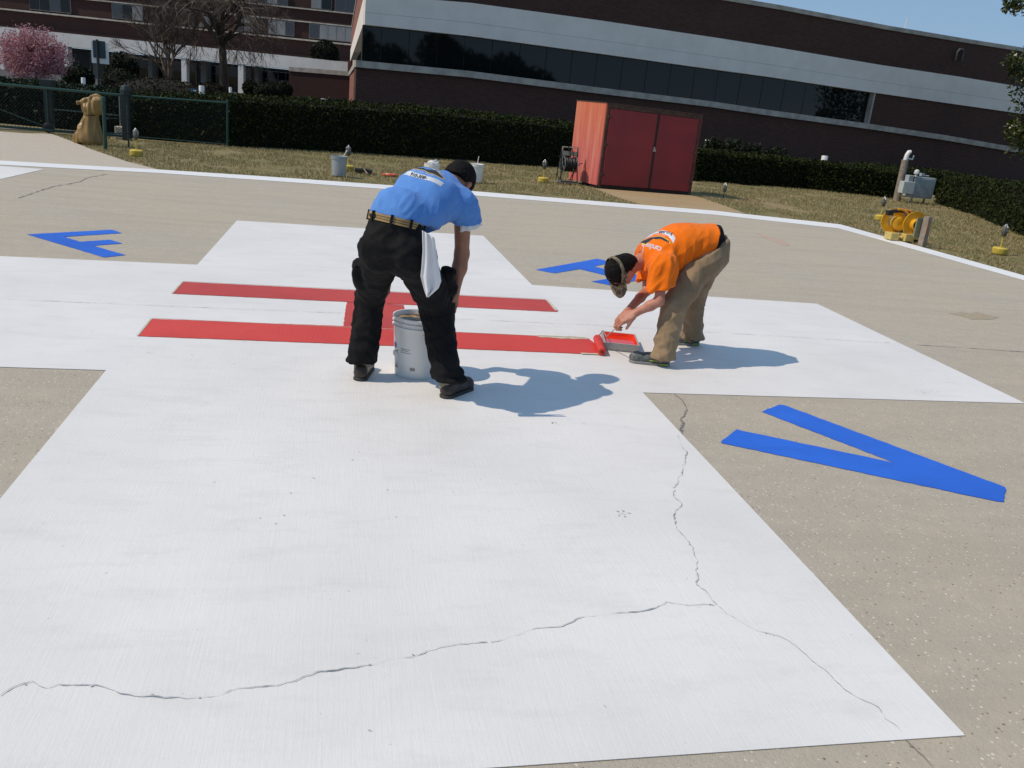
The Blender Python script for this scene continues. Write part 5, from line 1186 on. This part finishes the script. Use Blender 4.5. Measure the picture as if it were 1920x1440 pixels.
def shoe(parent, heel, toe, label_parts, mats, w_=.046, hh=.062, lean=0, ankle=None):
    heel = np.array([heel[0], heel[1], .008]); toe = np.array([toe[0], toe[1], .008]); d = unit(toe - heel); L = np.linalg.norm(toe - heel); sd = np.array([d[1], -d[0], 0]); up = np.array([0, 0, 1.])
    lo = np.minimum(heel, toe) - .12; hi = np.maximum(heel, toe) + .12; hi[2] = .2; lo[2] = -.0
    f = Field(lo, hi, .0055)
    a = heel + d * w_ * .95; b_ = toe - d * w_ * 1.0
    f.cap(a + up * .045, a + up * hh, w_ * .84, w_ * .76, .02); f.cap(a + up * .035, b_ + up * .028, w_ * .82, w_ * .86, .02, n=sd, f=.95); f.ell(b_ + up * .030, (w_ * .90, w_ * 1.0, .042), [sd, d, up], .02); f.cap(a + d * .03 + up * hh * .85, a + d * L * .42 + up * .045, w_ * .68, w_ * .62, .025)
    if ankle is not None: f.cap(a + up * (hh - .02), ankle, w_ * .60, w_ * .52, .015, cut=True)
    f.plane(heel + up * .014, (0, 0, -1)); V, F = f.mesh(); V = smooth_np(V, F, 1); me = mesh_fast(V, F); me.polygons.foreach_set('use_smooth', [True] * len(me.polygons)); o = link('shoe', me, mats[0], parent)
    f = Field(lo, hi, .0055); f.cap(a + up * .0, b_ + up * 0, w_ * .92, w_ * 1.02, .01); f.plane(heel + up * .016, (0, 0, 1)); f.plane(heel - up * .004, (0, 0, -1)); V, F = f.mesh(); V = smooth_np(V, F, 1); me = mesh_fast(V, F); me.polygons.foreach_set('use_smooth', [True] * len(me.polygons)); link('sole', me, mats[1], o)
    mb = MB()
    for k in range(5):
        p = a + d * (L * .24 + k * .020) + up * (hh + .006 - k * .0070); mb.tube([p - sd * .022, p + up * .006, p + sd * .022], .0032, 5)
    mb.build('laces', mats[2], o, smooth=True)
    return o, (a, b_, d, sd, L)

def bvh_of(o):
    me = o.data; return BVHTree.FromPolygons([v_.co for v_ in me.vertices], [tuple(p.vertices) for p in me.polygons])
def decal_mesh(me, bvh, c0, rt, up, nrm, off=.0018):
    rt, up, nrm = map(unit, (rt, up, nrm)); bm = bmesh.new(); bm.from_mesh(me); bmesh.ops.triangulate(bm, faces=bm.faces)
    for _ in range(2):
        es = [e for e in bm.edges if e.calc_length() > .012]
        if es: bmesh.ops.subdivide_edges(bm, edges=es, cuts=1); bmesh.ops.triangulate(bm, faces=bm.faces)
    for v_ in bm.verts:
        p = np.array(c0) + rt * v_.co.x + up * v_.co.y; h_ = bvh.ray_cast(V3(p + nrm * .15), V3(-nrm), .4); z_off = v_.co.z
        if h_[0] is not None: v_.co = h_[0] + V3(nrm) * (off + z_off)
        else: v_.co = V3(p)
    bm.to_mesh(me); bm.free(); return me
def decal_text(s, bvh, c0, rt, up, nrm, size, mat, parent, name, bend=0.0, off=.0018, bold=0.0, sx=1.0):
    cu = bpy.data.curves.new('t', 'FONT'); cu.body = s; cu.size = size; cu.align_x = 'CENTER'; cu.offset = bold; cu.resolution_u = 3
    o = bpy.data.objects.new('t', cu); col.objects.link(o); dg = bpy.context.evaluated_depsgraph_get(); me = bpy.data.meshes.new_from_object(o.evaluated_get(dg)); bpy.data.objects.remove(o)
    for v_ in me.vertices: v_.co.x *= sx; v_.co.y += bend * v_.co.x ** 2; v_.co.z = 0
    me.materials.clear(); return link(name, decal_mesh(me, bvh, c0, rt, up, nrm, off), mat, parent)
def decal_poly(pts, bvh, c0, rt, up, nrm, mat, parent, name, off=.0010):
    me = mesh_np([(x, y_, 0) for x, y_ in pts], [tuple(range(len(pts)))]); return link(name, decal_mesh(me, bvh, c0, rt, up, nrm, off), mat, parent)

# ------------------------------------------------------------------ man in blue
aL, kL, hL = Y(677, 690, -1.49), Y(694, 560, -1.46), Y(718, 452, -1.86)
aR, kR, hR = Y(838, 706, -1.77), Y(817, 572, -1.62), Y(774, 462, -1.93)
neck, hc_ = Y(831, 349, -1.52), Y(858, 342, -1.41)
sR, eR, wR = Y(868, 384, -1.65), Y(866, 476, -1.58), Y(855, 543, -1.60)
sL = Y(775, 352, -1.36); haL = Y(726, 543, -1.37); wL = haL + np.array([.0, .0, .07]); eL = np.array([.02, -1.26, .83])
Pc = (hL + hR) / 2; Wc = Y(743, 414, -1.88)
sh_ax = unit(sR - sL); spn = unit(neck - Wc); nb = unit(np.cross(sh_ax, spn)); nb = nb if nb[2] > 0 else -nb
C1 = neck - spn * .17
wn = unit(np.array([.17, .13, .98]))
fac = unit(np.array([.45, .89, 0]))
FB = frame(unit(hc_ - neck + np.array([.02, .05, .0])), np.array([.25, .55, -.9]))
f = Field([-.42, -2.25, 0.0], [.62, -1.0, 1.42], .0055)
f.cap(Pc, Wc, .115, .12, .03, n=fac, f=.75); f.cap(Wc, C1, .12, .14, .04, n=nb, f=.65); f.cap(C1, neck - spn * .03, .13, .07, .04, n=nb, f=.7); f.cap(sL, sR, .045, .045, .03)
f.cap(neck - spn * .04, hc_ - FB[2] * .06 - FB[1] * .01, .058, .052, .025)
head_sdf(f, hc_, FB)
for h_, k_, a_2 in ((hL, kL, aL), (hR, kR, aR)):
    f.cap(h_, k_, .085, .052, .03); f.cap(k_, k_ * .6 + a_2 * .4, .052, .05, .02); f.cap(k_ * .6 + a_2 * .4, a_2, .05, .036, .02)
    f.cap(a_2, np.array([a_2[0], a_2[1], .045]) + np.array([.02, .03, 0]), .035, .03, .02)
f.cap(sR, eR, .050, .040, .03); f.cap(eR, eR * .6 + wR * .4, .041, .043, .02); f.cap(eR * .6 + wR * .4, wR, .043, .027, .02, n=(1, .3, 0), f=.85)
f.cap(sL, eL, .050, .040, .03); f.cap(eL, wL, .042, .027, .02)
hand(f, wR, unit((.10, .10, -1)), unit((-.85, .15, -.1)), curl=(.25, .45, .35), side=-1, thumb=(.7, -.45, .4), spread=.05)
hand(f, wL, unit((-.10, -.12, -1)), unit((-.8, -.3, 0)), curl=(.35, .5, .4), side=1, thumb=(.7, -.45, .3), spread=.05)
man = field_obj('person', f, M_SKIN1, None, 2); tag(man, 'man in a blue t-shirt and black trousers bent over a bucket with hands on knees', 'person')
eyes(hc_, FB, man)
# hair
f = Field(hc_ - .2, hc_ + .2, .0055); f.ell(hc_ - FB[1] * .020 + FB[2] * .022, (.088, .102, .101), FB, .01); f.ell(hc_ - FB[1] * .055 - FB[2] * .035, (.066, .045, .06), FB, .02)
f.plane(hc_ + FB[1] * .062 + FB[2] * .06, unit(FB[1] - FB[2] * .9), r=.2); f.ell(hc_ + FB[1] * .075 - FB[2] * .055, (.1, .085, .07), FB, 0, cut=True)
for sg in (-1, 1): f.ell(hc_ - FB[1] * .004 - FB[2] * .012 + FB[0] * sg * .085, (.03, .024, .034), FB, 0, cut=True)
field_obj('hair', f, M_HAIR, man, 1, [((0, 0, 1), 60, 1.5, .003, 3)])
# shirt
f = Field([-.42, -2.25, .75], [.66, -1.05, 1.42], .006)
hem_c = Wc + wn * .012
f.cap(hem_c - wn * .03, hem_c + wn * .02, .153, .140, .02, n=fac, f=.80); f.cap(hem_c + wn * .015 + sh_ax * .016, Wc + spn * .14 + sh_ax * .050 - nb * .014, .130, .130, .03, n=nb, f=.80); f.cap(Wc + spn * .15 + sh_ax * .045, C1 + sh_ax * .01, .132, .168, .05, n=nb, f=.76); f.cap(C1, neck - spn * .02, .175, .092, .05, n=nb, f=.66); f.cap(sL + spn * -.02, sR + spn * -.02, .078, .078, .05)
f.cap(C1 - spn * .02 + sh_ax * .05 + nb * .02, C1 + spn * .02 - sh_ax * .05 + nb * .02, .12, .12, .05)
f.cap(Wc - nb * .06 + spn * .08, C1 - nb * .07, .10, .11, .05); f.cap(Wc + spn * .06 - sh_ax * .058, sL + sh_ax * .012, .084, .078, .05)
dR = unit(eR - sR); dL = unit(eL - sL)
dS = unit(dR + np.array([.22, 0, 0])); f.cap(sR - dR * .0, sR + dS * .11, .076, .090, .03); f.cap(sL, sL + dL * .16, .076, .086, .04)
f.plane(sR + dR * .090 , dR, r=.15); f.plane(sL + dL * .15, dL, r=.14)
f.cap(sR + dS * .07, sR + dS * .2, .070, .078, 0, cut=True); f.cap(sL + dL * .11, sL + dL * .2, .066, .074, 0, cut=True)
f.plane(hem_c, -wn, r=.3)
f.cap(neck - spn * .05, neck + spn * .04, .088, .074, .03); f.cap(neck - spn * .01, sR, .062, .066, .04); f.cap(neck + spn * .0, neck + spn * .2, .060, .064, 0, cut=True); f.plane(neck + spn * .040, unit(spn + nb * .0), r=.13)
f.cap(hem_c - wn * .1, hem_c - wn * .015, .118, .118, 0, n=fac, f=.78, cut=True)
def wrinkmask(V): return np.clip(1.0 - .55 * np.clip((V @ nb - C1 @ nb + .02) / .1, 0, 1) * np.clip(((V - Wc) @ spn) / .25, 0, 1), .3, 1)
shirt = field_obj('shirt', f, M_SHIRTB, man, 2, [(unit(spn + sh_ax * .6), 9, 5.0, .005, 2), (unit(spn - sh_ax * .4), 20, 4.0, .003, 8)], wrinkmask)
f = Field(sR - .2, sR + [.2, .2, .1], .0055); f.cap(sR + dS * .06, sR + dS * .14, .074, .084, 0); f.plane(sR + dR * .125, unit(dR + np.array([.2, 0, 0])), r=.2); f.plane(sR + dR * .070, -dR, r=.2); f.cap(sR + dR * .06, sR + dR * .26, .066, .074, 0, cut=True)
field_obj('undershirt_cuff', f, M_CLOTHW, man, 1, [(dR, 22, 3, .006, 3)])
# trousers
f = Field([-.45, -2.3, .03], [.62, -1.1, 1.08], .0065)
f.cap(Pc - fac * .01, Wc, .150, .150, .03, n=fac, f=.80); 
for h_, sg in ((hL, -1), (hR, 1)): f.ell(h_ - fac * .035 + np.array([sg * .004, 0, -.045]), (.094, .095, .105), None, .05)
for h_, k_, a_2, r1_ in ((hL, kL, aL, .074), (hR, kR, aR, .088)):
    f.cap(h_ + (0, 0, -.03), k_, .108, r1_, .035); f.cap(k_, a_2 * .75 + k_ * .25, r1_, .080, .03); f.cap(a_2 * .75 + k_ * .25, np.array([a_2[0], a_2[1], .100]), .080, .072, .02)
f.ell(aR + (.0, .02, .03), (.096, .085, .040), None, .012); f.ell(aR + (.02, .0, -.01), (.086, .08, .030), None, .008); f.ell(aL + (-.008, 0, .05), (.078, .07, .026), None, .010)
f.cap(Y(673, 498, hL[1] + .18), Y(680, 528, hL[1] + .22), .036, .046, .02); f.cap(Y(836, 512, hR[1] + .22), Y(842, 542, hR[1] + .26), .036, .044, .02)
f.ell(Y(666, 497, hL[1] + .18), (.018, .05, .012), None, .01); f.ell(Y(847, 509, hR[1] + .22), (.018, .05, .012), None, .01)
f.plane(Wc + wn * .006, wn, r=.35); f.plane((0, 0, .105), (0, 0, -1), None)
for a_2 in (aL, aR): f.cap(np.array([a_2[0], a_2[1], .02]), np.array([a_2[0], a_2[1], .10]), .058, .054, 0, cut=True)
field_obj('trousers', f, M_TROB, man, 2, [((.15, 0, 1), 9, 3.0, .006, 7), ((1, .2, .35), 14, 3.2, .006, 11), ((.7, 0, -.7), 26, 3, .003, 15)])
# belt and loops
mb = MB(); bc = Wc - wn * .002; spn_keep = spn; spn = wn; M_BELT = simple('striped_webbing_belt', (.38, .25, .09), .6, c2=(.30, .19, .07), scale=30); M_BELT2 = simple('belt_stripe', (.10, .075, .05), .7)
xa = unit(sh_ax - (sh_ax @ spn) * spn); yb = np.cross(spn, xa)
def ell_ring(mb, c, rx, ry, z0, z1, n=64, mi=0, th=.004):
    V = []; 
    for k in range(n):
        a = 2 * PI * k / n; e = np.array([math.cos(a), math.sin(a)]); 
        for rr, z in ((0, z0), (th, z0), (th, z1), (0, z1)): V.append(c + xa * (rx + rr) * e[0] + yb * (ry + rr) * e[1] + spn * z)
    F = [(i * 4 + q, ((i + 1) % n) * 4 + q, ((i + 1) % n) * 4 + (q + 1) % 4, i * 4 + (q + 1) % 4) for i in range(n) for q in range(4)]; mb.add(V, F, mi)
ell_ring(mb, bc, .151, .128, -.018, .018); ell_ring(mb, bc, .1515, .1285, -.008, -.004, mi=1, th=.0045); ell_ring(mb, bc, .1515, .1285, .004, .008, mi=1, th=.0045); mb.build('belt', [M_BELT, M_BELT2], man, smooth=True)
for a in (-150, -105, -60, -20, 30, 90, 150):
    a = math.radians(a); mb = MB(); e0_ = bc + xa * .158 * math.cos(a) + yb * .135 * math.sin(a); n_ = unit(xa * math.cos(a) + yb * math.sin(a)); mb.box(e0_, (.010, .012, .052), ax=[n_, np.cross(spn, n_), spn]); mb.build('belt_loop', M_TROB, man)
spn = spn_keep
for a_2, tv, hv_ in ((aL, (693, 687), (673, 717)), (aR, (882, 728), (829, 749))):
    h2 = G(*hv_, .0); t2_ = G(*tv, .0); dd = unit(t2_ - h2); h2 = h2 - dd * .0; L_ = .285
    hpos = np.array([a_2[0], a_2[1], 0]) - dd * .075; hpos = h2 - dd * .0
    so, _ = shoe(man, hpos, hpos + dd * L_, None, (M_BOOT, M_SOLE, M_BLACK), ankle=np.array([a_2[0], a_2[1], .16]))
    mb = MB(); mb.tube([(a_2[0], a_2[1], .055), (a_2[0], a_2[1], .13)], [.041, .044], 16); mb.build('sock', M_SOCK, man, smooth=True)
# back print of the blue shirt: his left is -sh_ax side
bv = bvh_of(shirt); rt = sh_ax; upv = spn; M_PR_W = simple('print_white', (.62, .68, .75), .7); M_PR_B = simple('print_black', (.02, .02, .03), .7); M_PR_Y = simple('print_gold', (.75, .55, .12), .7)
cp = C1 + spn * -.035 + nb * .05 - sh_ax * .01
def arc_band(x0, x1, y0, y1, bend, n=14): return [(x0 + (x1 - x0) * i / n, y0 + bend * (x0 + (x1 - x0) * i / n) ** 2) for i in range(n + 1)] + [(x1 - (x1 - x0) * i / n, y1 + bend * (x1 - (x1 - x0) * i / n) ** 2) for i in range(n + 1)]
def print_set(bv, c_, rt, up, nb_, sc_, parent, white, phone='910-308-', shift=0.0):
    decal_poly([(x * sc_, y * sc_) for x, y in arc_band(-.155, .155, -.055, -.018, 1.5)], bv, c_, rt, up, nb_, white, parent, 'number_panel', .0012)
    decal_text('910.308.1950' if phone is None else phone, bv, c_ + unit(up) * (-.052 * sc_ + 1.5 / sc_ * shift ** 2) + unit(rt) * shift, rt, up, nb_, .036 * sc_, M_PR_B, parent, 'phone_number', bend=1.5 / sc_, off=.0026, bold=.0008)
    decal_text('Seal  Stripe  Repair', bv, c_ + unit(up) * -.006 * sc_, rt, up, nb_, .022 * sc_, white, parent, 'small_lettering', bend=1.2 / sc_, off=.0022)
    sil = [(-.13, .040), (-.06, .043), (-.03, .052), (.0, .050), (.02, .075), (.05, .088), (.075, .075), (.13, .052), (.12, .036), (.07, .030), (.03, .024), (.0, .030), (-.04, .026), (-.13, .028)]
    out = [(x * 1.06, (y - .05) * 1.28 + .05) for x, y in sil]
    decal_poly([(x * sc_, y * sc_) for x, y in out], bv, c_, rt, up, nb_, M_PR_Y, parent, 'emblem_outline', .0012); decal_poly([(x * sc_, y * sc_) for x, y in sil], bv, c_, rt, up, nb_, M_PR_B, parent, 'emblem', .0024)
    decal_text('Carolina Stri', bv, c_ + unit(up) * .092 * sc_, rt, up, nb_, .040 * sc_, white, parent, 'lettering', bend=-.6 / sc_, off=.0022, bold=.0008)
print_set(bv, cp + spn * .02, rt, upv, nb, .95, shirt, M_PR_W)

# towel hanging from the back pocket
def towel():
    nu, nv = 22, 26; yy0 = -2.10; V = []
    Lp = [(792, 432), (793, 470), (791, 500), (789, 518), (796, 545), (800, 557)]; Rp = [(814, 446), (819, 480), (824, 508), (827, 527), (822, 540), (803, 557)]
    for i in range(nv):
        s = i / (nv - 1) * 5; k = min(4, int(s)); fr = s - k
        l = np.array(Lp[k]) * (1 - fr) + np.array(Lp[k + 1]) * fr; r_ = np.array(Rp[k]) * (1 - fr) + np.array(Rp[k + 1]) * fr
        for j_ in range(nu):
            q = j_ / (nu - 1); px = l * (1 - q) + r_ * q; dpt = yy0 + .012 * math.sin(q * 13 + i * .06) * min(1, .35 + i / nv) + .035 * (i / nv) * q; V.append(Y(px[0], px[1], dpt))
    F = [(i * nu + j_, i * nu + j_ + 1, (i + 1) * nu + j_ + 1, (i + 1) * nu + j_) for i in range(nv - 1) for j_ in range(nu - 1)]
    o = link('towel', mesh_np(V, F, True), M_CLOTHW); s_ = o.modifiers.new('s', 'SOLIDIFY'); s_.thickness = .004; s_.offset = 0
    nu2 = 10; V2 = []
    for i in range(14):
        a = i / 13
        for j_ in range(nu2):
            q = j_ / (nu2 - 1); px = np.array((796, 440)) * (1 - a) * (1 - q) + np.array((816, 450)) * (1 - a) * q + a * (np.array((790, 518)) * (1 - q) + np.array((815, 512)) * q); V2.append(Y(px[0], px[1], yy0 + .022 + .006 * math.sin(q * 9 + a)))
    F2 = [(i * nu2 + j_, i * nu2 + j_ + 1, (i + 1) * nu2 + j_ + 1, (i + 1) * nu2 + j_) for i in range(13) for j_ in range(nu2 - 1)]
    o2 = link('inner_fold', mesh_np(V2, F2, True), M_CLOTHW, o); return tag(o, 'white towel hanging from the back pocket of the man in blue', 'towel')
towel()

# ------------------------------------------------------------------ man in orange
aN, kN, hN = Y(1243, 668, -.99), Y(1263, 575, -.93), Y(1322, 484, -.80)
aF, kF, hF_ = Y(1297, 634, -.41), Y(1300, 562, -.49), Y(1330, 478, -.60)
neck = Y(1204, 488, -.72); hc_ = Y(1164, 508, -.80)
sN, eN, wN = Y(1242, 500, -.93), Y(1236, 565, -.99), Y(1189, 588, -.94)
sF, eF, wF = Y(1216, 492, -.56), Y(1213, 545, -.62), Y(1177, 583, -.84)
Pc = (hN + hF_) / 2; Wc = Y(1328, 463, -.70); mid = Y(1272, 458, -.70)
sh_ax = unit(sN - sF); spn = unit(neck - Wc); nb = unit(np.cross(sh_ax, spn)); nb = nb if nb[2] > 0 else -nb
spL = unit(mid - Wc); C1 = neck - spn * .15 + nb * .015
fac = unit(np.array([-1, -.12, 0]))
FB = frame(np.array([-.74, -.35, -.22]), np.array([-.50, -.14, -.85]))
f = Field([1.35, -1.35, .0], [2.72, -.1, 1.06], .0055)
f.cap(Pc, Wc, .09, .10, .03); f.cap(Wc, mid, .115, .12, .04, n=nb, f=.7); f.cap(mid, C1, .12, .13, .04, n=nb, f=.7); f.cap(C1, neck, .12, .06, .04, n=nb, f=.7); f.cap(sN, sF, .045, .045, .03)
f.cap(neck - spn * .03, hc_ - FB[2] * .06 - FB[1] * .01, .056, .050, .025); head_sdf(f, hc_, FB)
for h_, k_, a_2 in ((hN, kN, aN), (hF_, kF, aF)):
    f.cap(h_, k_, .085, .052, .03); f.cap(k_, k_ * .6 + a_2 * .4, .052, .05, .02); f.cap(k_ * .6 + a_2 * .4, a_2, .05, .028, .02); f.cap(a_2, np.array([a_2[0] - .01, a_2[1], .045]), .026, .02, .02)
for s_0, e_0, w_0 in ((sN, eN, wN), (sF, eF, wF)):
    f.cap(s_0, e_0, .042, .033, .03); f.cap(e_0, e_0 * .65 + w_0 * .35, .033, .034, .02); f.cap(e_0 * .65 + w_0 * .35, w_0, .034, .024, .02)
gd_ = unit(HAND_A - HAND_B)
hand(f, wN, unit(Y(1149, 606, -.93) - wN), unit((.35, .45, -.8)), curl=(.6, 1.1, .9), side=1, thumb=(.8, -.35, .5), tcurl=.3, s=1.12)
hand(f, wF, unit(Y(1148, 608, -.87) - wF), unit((.35, -.45, -.8)), curl=(.6, 1.1, .9), side=-1, thumb=(.8, -.4, .4), tcurl=.3, s=1.12)
man2 = field_obj('person', f, M_SKIN2, None, 2); tag(man2, 'man in an orange t-shirt and khaki trousers bending to roll red paint', 'person'); eyes(hc_, FB, man2)
f = Field(hc_ - .2, hc_ + .2, .0055); f.ell(hc_ - FB[1] * .016 + FB[2] * .022, (.082, .099, .099), FB, .01); f.ell(hc_ - FB[1] * .050 - FB[2] * .040, (.072, .055, .075), FB, .02); f.cap(hc_ - FB[1] * .045 - FB[2] * .05, hc_ * .45 + neck * .55 + nb * .018, .052, .042, .03)
f.plane(hc_ + FB[1] * .068 + FB[2] * .06, unit(FB[1] - FB[2] * .9), r=.2); f.ell(hc_ + FB[1] * .078 - FB[2] * .055, (.1, .080, .07), FB, 0, cut=True)
for sg in (-1, 1): f.ell(hc_ - FB[1] * .004 - FB[2] * .012 + FB[0] * sg * .085, (.03, .022, .032), FB, 0, cut=True)
field_obj('hair', f, M_HAIR, man2, 1, [((0, 0, 1), 60, 1.5, .003, 3)])
# camouflage visor
m, t, b = new_mat('camouflage_cloth'); b.inputs['Roughness'].default_value = .85; v = coords(t); c = mixc(t, noise_fac(t, v, 28, 2, .5, .48, .52), (.20, .16, .10), (.07, .062, .042)); c = mixc(t, noise_fac(t, v, 45, 3, .6, .58, .62), c, (.30, .26, .18)); t.links.new(c, b.inputs['Base Color']); M_CAMO = m
mb = MB(); n = 48; V = []; tilt = .25; hb = hc_ + FB[2] * .050 - FB[1] * .012; Fb = unit(FB[1] + FB[2] * -.12); Ub = np.cross(FB[0], Fb)
for k in range(n):
    a = 2 * PI * k / n; e = FB[0] * math.cos(a) * .0865 + Fb * math.sin(a) * .1035; hw = .021 if math.sin(a) > -.2 else .012
    for rr, z in ((0, -hw), (.004, -hw), (.004, hw), (0, hw)): V.append(hb + e * (1 + rr * 10) + Ub * z)
mb.add(V, [(i * 4 + q, ((i + 1) % n) * 4 + q, ((i + 1) % n) * 4 + (q + 1) % 4, i * 4 + (q + 1) % 4) for i in range(n) for q in range(4)])
vis = mb.build('visor', M_CAMO, man2, smooth=True)
V = []; nu, nv = 15, 8
for lay in (0, 1):
    for i in range(nv):
        for j_ in range(nu):
            a = (j_ / (nu - 1) - .5) * 2; s = i / (nv - 1); ang = PI / 2 + a * 1.12
            base_ = FB[0] * math.cos(ang) * .087 + Fb * math.sin(ang) * .104; ext_ = Fb * .104 * (1 - .35 * a * a) * s + FB[0] * (-math.sin(a * 1.2) * .012 * s) * (1)
            V.append(hb + base_ + ext_ - Ub * (.012 + .010 * a * a - .006 * s - lay * .004))
F = []
for lay in (0, 1):
    o_ = lay * nu * nv; F += [tuple(x + o_ for x in ((i * nu + j_, i * nu + j_ + 1, (i + 1) * nu + j_ + 1, (i + 1) * nu + j_) if lay else (i * nu + j_, (i + 1) * nu + j_, (i + 1) * nu + j_ + 1, i * nu + j_ + 1))) for i in range(nv - 1) for j_ in range(nu - 1)]
rim = [(nv - 1) * nu + j_ for j_ in range(nu)]; F += [(rim[j_], rim[j_ + 1], rim[j_ + 1] + nu * nv, rim[j_] + nu * nv) for j_ in range(nu - 1)]
for e in (0, nu - 1): cl = [i * nu + e for i in range(nv)]; F += [(cl[i], cl[i + 1], cl[i + 1] + nu * nv, cl[i] + nu * nv) for i in range(nv - 1)]
link('brim', mesh_np(V, F, True), M_CAMO, vis)
# shirt
f = Field([1.45, -1.3, .38], [2.6, -.25, 1.06], .006)
hem_c = Wc + np.array([.005, 0, .035])
f.cap(hem_c - spL * .03, mid, .162, .175, .04, n=nb, f=.78); f.cap(mid, C1, .175, .19, .05, n=nb, f=.74); f.cap(C1, neck - spn * .045, .18, .105, .06, n=nb, f=.7); f.cap(sN - spn * .02, sF - spn * .02, .078, .076, .05)
f.cap(mid + (0, 0, -.06), C1 + (.02, 0, -.07), .10, .10, .06); f.cap(Wc + (-.06, 0, -.05), mid + (-.02, 0, -.09), .135, .13, .05); f.cap(Wc + (-.10, 0, -.12), mid + (.05, 0, -.15), .11, .09, .05)
dN = unit(np.array([.02, -.10, -1])); dF = unit(eF - sF)
f.cap(sN, sN + dN * .17, .082, .092, .05); f.cap(sF, sF + dF * .13, .076, .082, .04)
f.plane(sN + dN * .145, unit(dN + np.array([.35, 0, 0])), r=.15); f.plane(sF + dF * .13, dF, r=.13)
f.cap(sN + dN * .10, sN + dN * .22, .072, .082, 0, cut=True); f.cap(sF + dF * .09, sF + dF * .2, .064, .072, 0, cut=True)
wp = unit(np.array([-.50, 0, .866])); f.plane(hem_c, unit(np.array([1, 0, -.12])), r=.4)
f.cap(neck - spn * .02, neck + spn * .2, .058, .064, 0, cut=True); f.plane(neck + spn * .008, unit(spn + nb * .1), r=.11)
f.cap(hem_c - spL * .1, hem_c, .145, .145, 0, n=nb, f=.74, cut=True)
def wm2(V): return np.clip(1.0 - .75 * np.clip((V @ nb - C1 @ nb + .01) / .09, 0, 1), .25, 1)
shirt2 = field_obj('shirt', f, M_SHIRTO, man2, 2, [((0.15, 0, 1), 10, 4.5, .011, 2), (unit(spn * .6 + np.array([0, 0, -1])), 19, 4.0, .006, 8)], wm2)
# black undershirt and trousers
f = Field([1.9, -1.2, .6], [2.7, -.2, 1.06], .0065); f.cap(Pc * .35 + Wc * .65, Wc + wp * .09, .134, .134, .02, n=nb, f=.80); f.plane(Wc + wp * .11, wp, r=.4); f.plane(Wc - wp * .05, -wp, r=.4); field_obj('undershirt', f, M_TROB, man2, 1)
f = Field([1.65, -1.3, .03], [2.75, -.15, 1.0], .0065)
wl = Wc + wp * .012
f.cap(Pc, wl, .150, .150, .04, n=nb, f=.84); f.ell(Pc + (-.075, 0, .02), (.12, .16, .13), None, .04)
for h_, dy in ((hN, -.01), (hF_, .01)): f.ell(h_ + np.array([.005, dy, -.035]), (.100, .10, .105), None, .05)
for h_, k_, a_2 in ((hN, kN, aN), (hF_, kF, aF)):
    f.cap(h_, k_, .110, .080, .035); f.cap(k_, a_2 * .7 + k_ * .3, .080, .072, .03); f.cap(a_2 * .7 + k_ * .3, np.array([a_2[0] - .0, a_2[1], .085]), .072, .074, .02)
    f.cap(np.array([a_2[0] - .03, a_2[1], .075]), np.array([a_2[0] + .035, a_2[1], .055]), .055, .058, .03)
f.plane(wl, wp, r=.33); f.plane((0, 0, .058), (0, 0, -1), None)
for a_2 in (aN, aF): f.cap(np.array([a_2[0] - .01, a_2[1], .0]), np.array([a_2[0] - .01, a_2[1], .09]), .060, .055, 0, cut=True)
field_obj('trousers', f, M_TROK, man2, 2, [((.1, 0, 1), 9, 4.0, .005, 7), ((1, .2, .6), 12, 4.5, .006, 11), ((.7, 0, -.7), 26, 3, .003, 15)])
for a_2, hv_, tv in ((aN, (1256, 687), (1181, 679)), (aF, (1311, 647), (1270, 640))):
    h2 = G(*hv_); t2_ = G(*tv); dd = unit((t2_ - h2) * [1, 1, 0]); L_ = .285
    if a_2 is aF: dd = unit(np.array([-1, -.05, 0]))
    so, (aa, bb, d_, sd_, LL) = shoe(man2, h2, h2 + dd * L_, None, (M_SHOEG, M_SOLEG, M_LACE), ankle=np.array([a_2[0] - .02, a_2[1], .16]))
    sgn = -1 if (sd_ @ np.array([0, -1, 0])) < 0 else 1; out = sd_ * sgn
    mb = MB(); c0_ = aa + d_ * .055 + out * .0445; mb.tube([c0_ + d_ * .05 + np.array([0, 0, .030]), c0_ + d_ * .0 + np.array([0, 0, .034]), c0_ - d_ * .018 + np.array([0, 0, .045]), c0_ - d_ * .006 + np.array([0, 0, .060])], .004, 6); mb.build('side_stripe', M_LIME, so, smooth=True)
    mb = MB(); mb.box(aa + d_ * .005 + out * .0435 + np.array([0, 0, .010]), (.055, .006, .012), ax=[d_, out, (0, 0, 1)]); mb.build('sole_accent', M_LIME, so, bevel=.002)
    mb = MB(); mb.tube([(a_2[0] - .01, a_2[1], .045), (a_2[0], a_2[1], .14)], [.046, .050], 16); mb.build('sock', M_SHOEG, man2, smooth=True)
bv = bvh_of(shirt2)
his_right = -sh_ax                      # he faces the left of the picture; his left side is toward the camera
rt2 = unit(his_right * .82 + spn * .57); up2 = unit(spn * .82 - his_right * .57)
print_set(bv, C1 + spn * .035 + nb * .06 + sh_ax * .050, rt2, up2, nb, .92, shirt2, simple('print_white_blue', (.72, .74, .84), .7), shift=-.055)
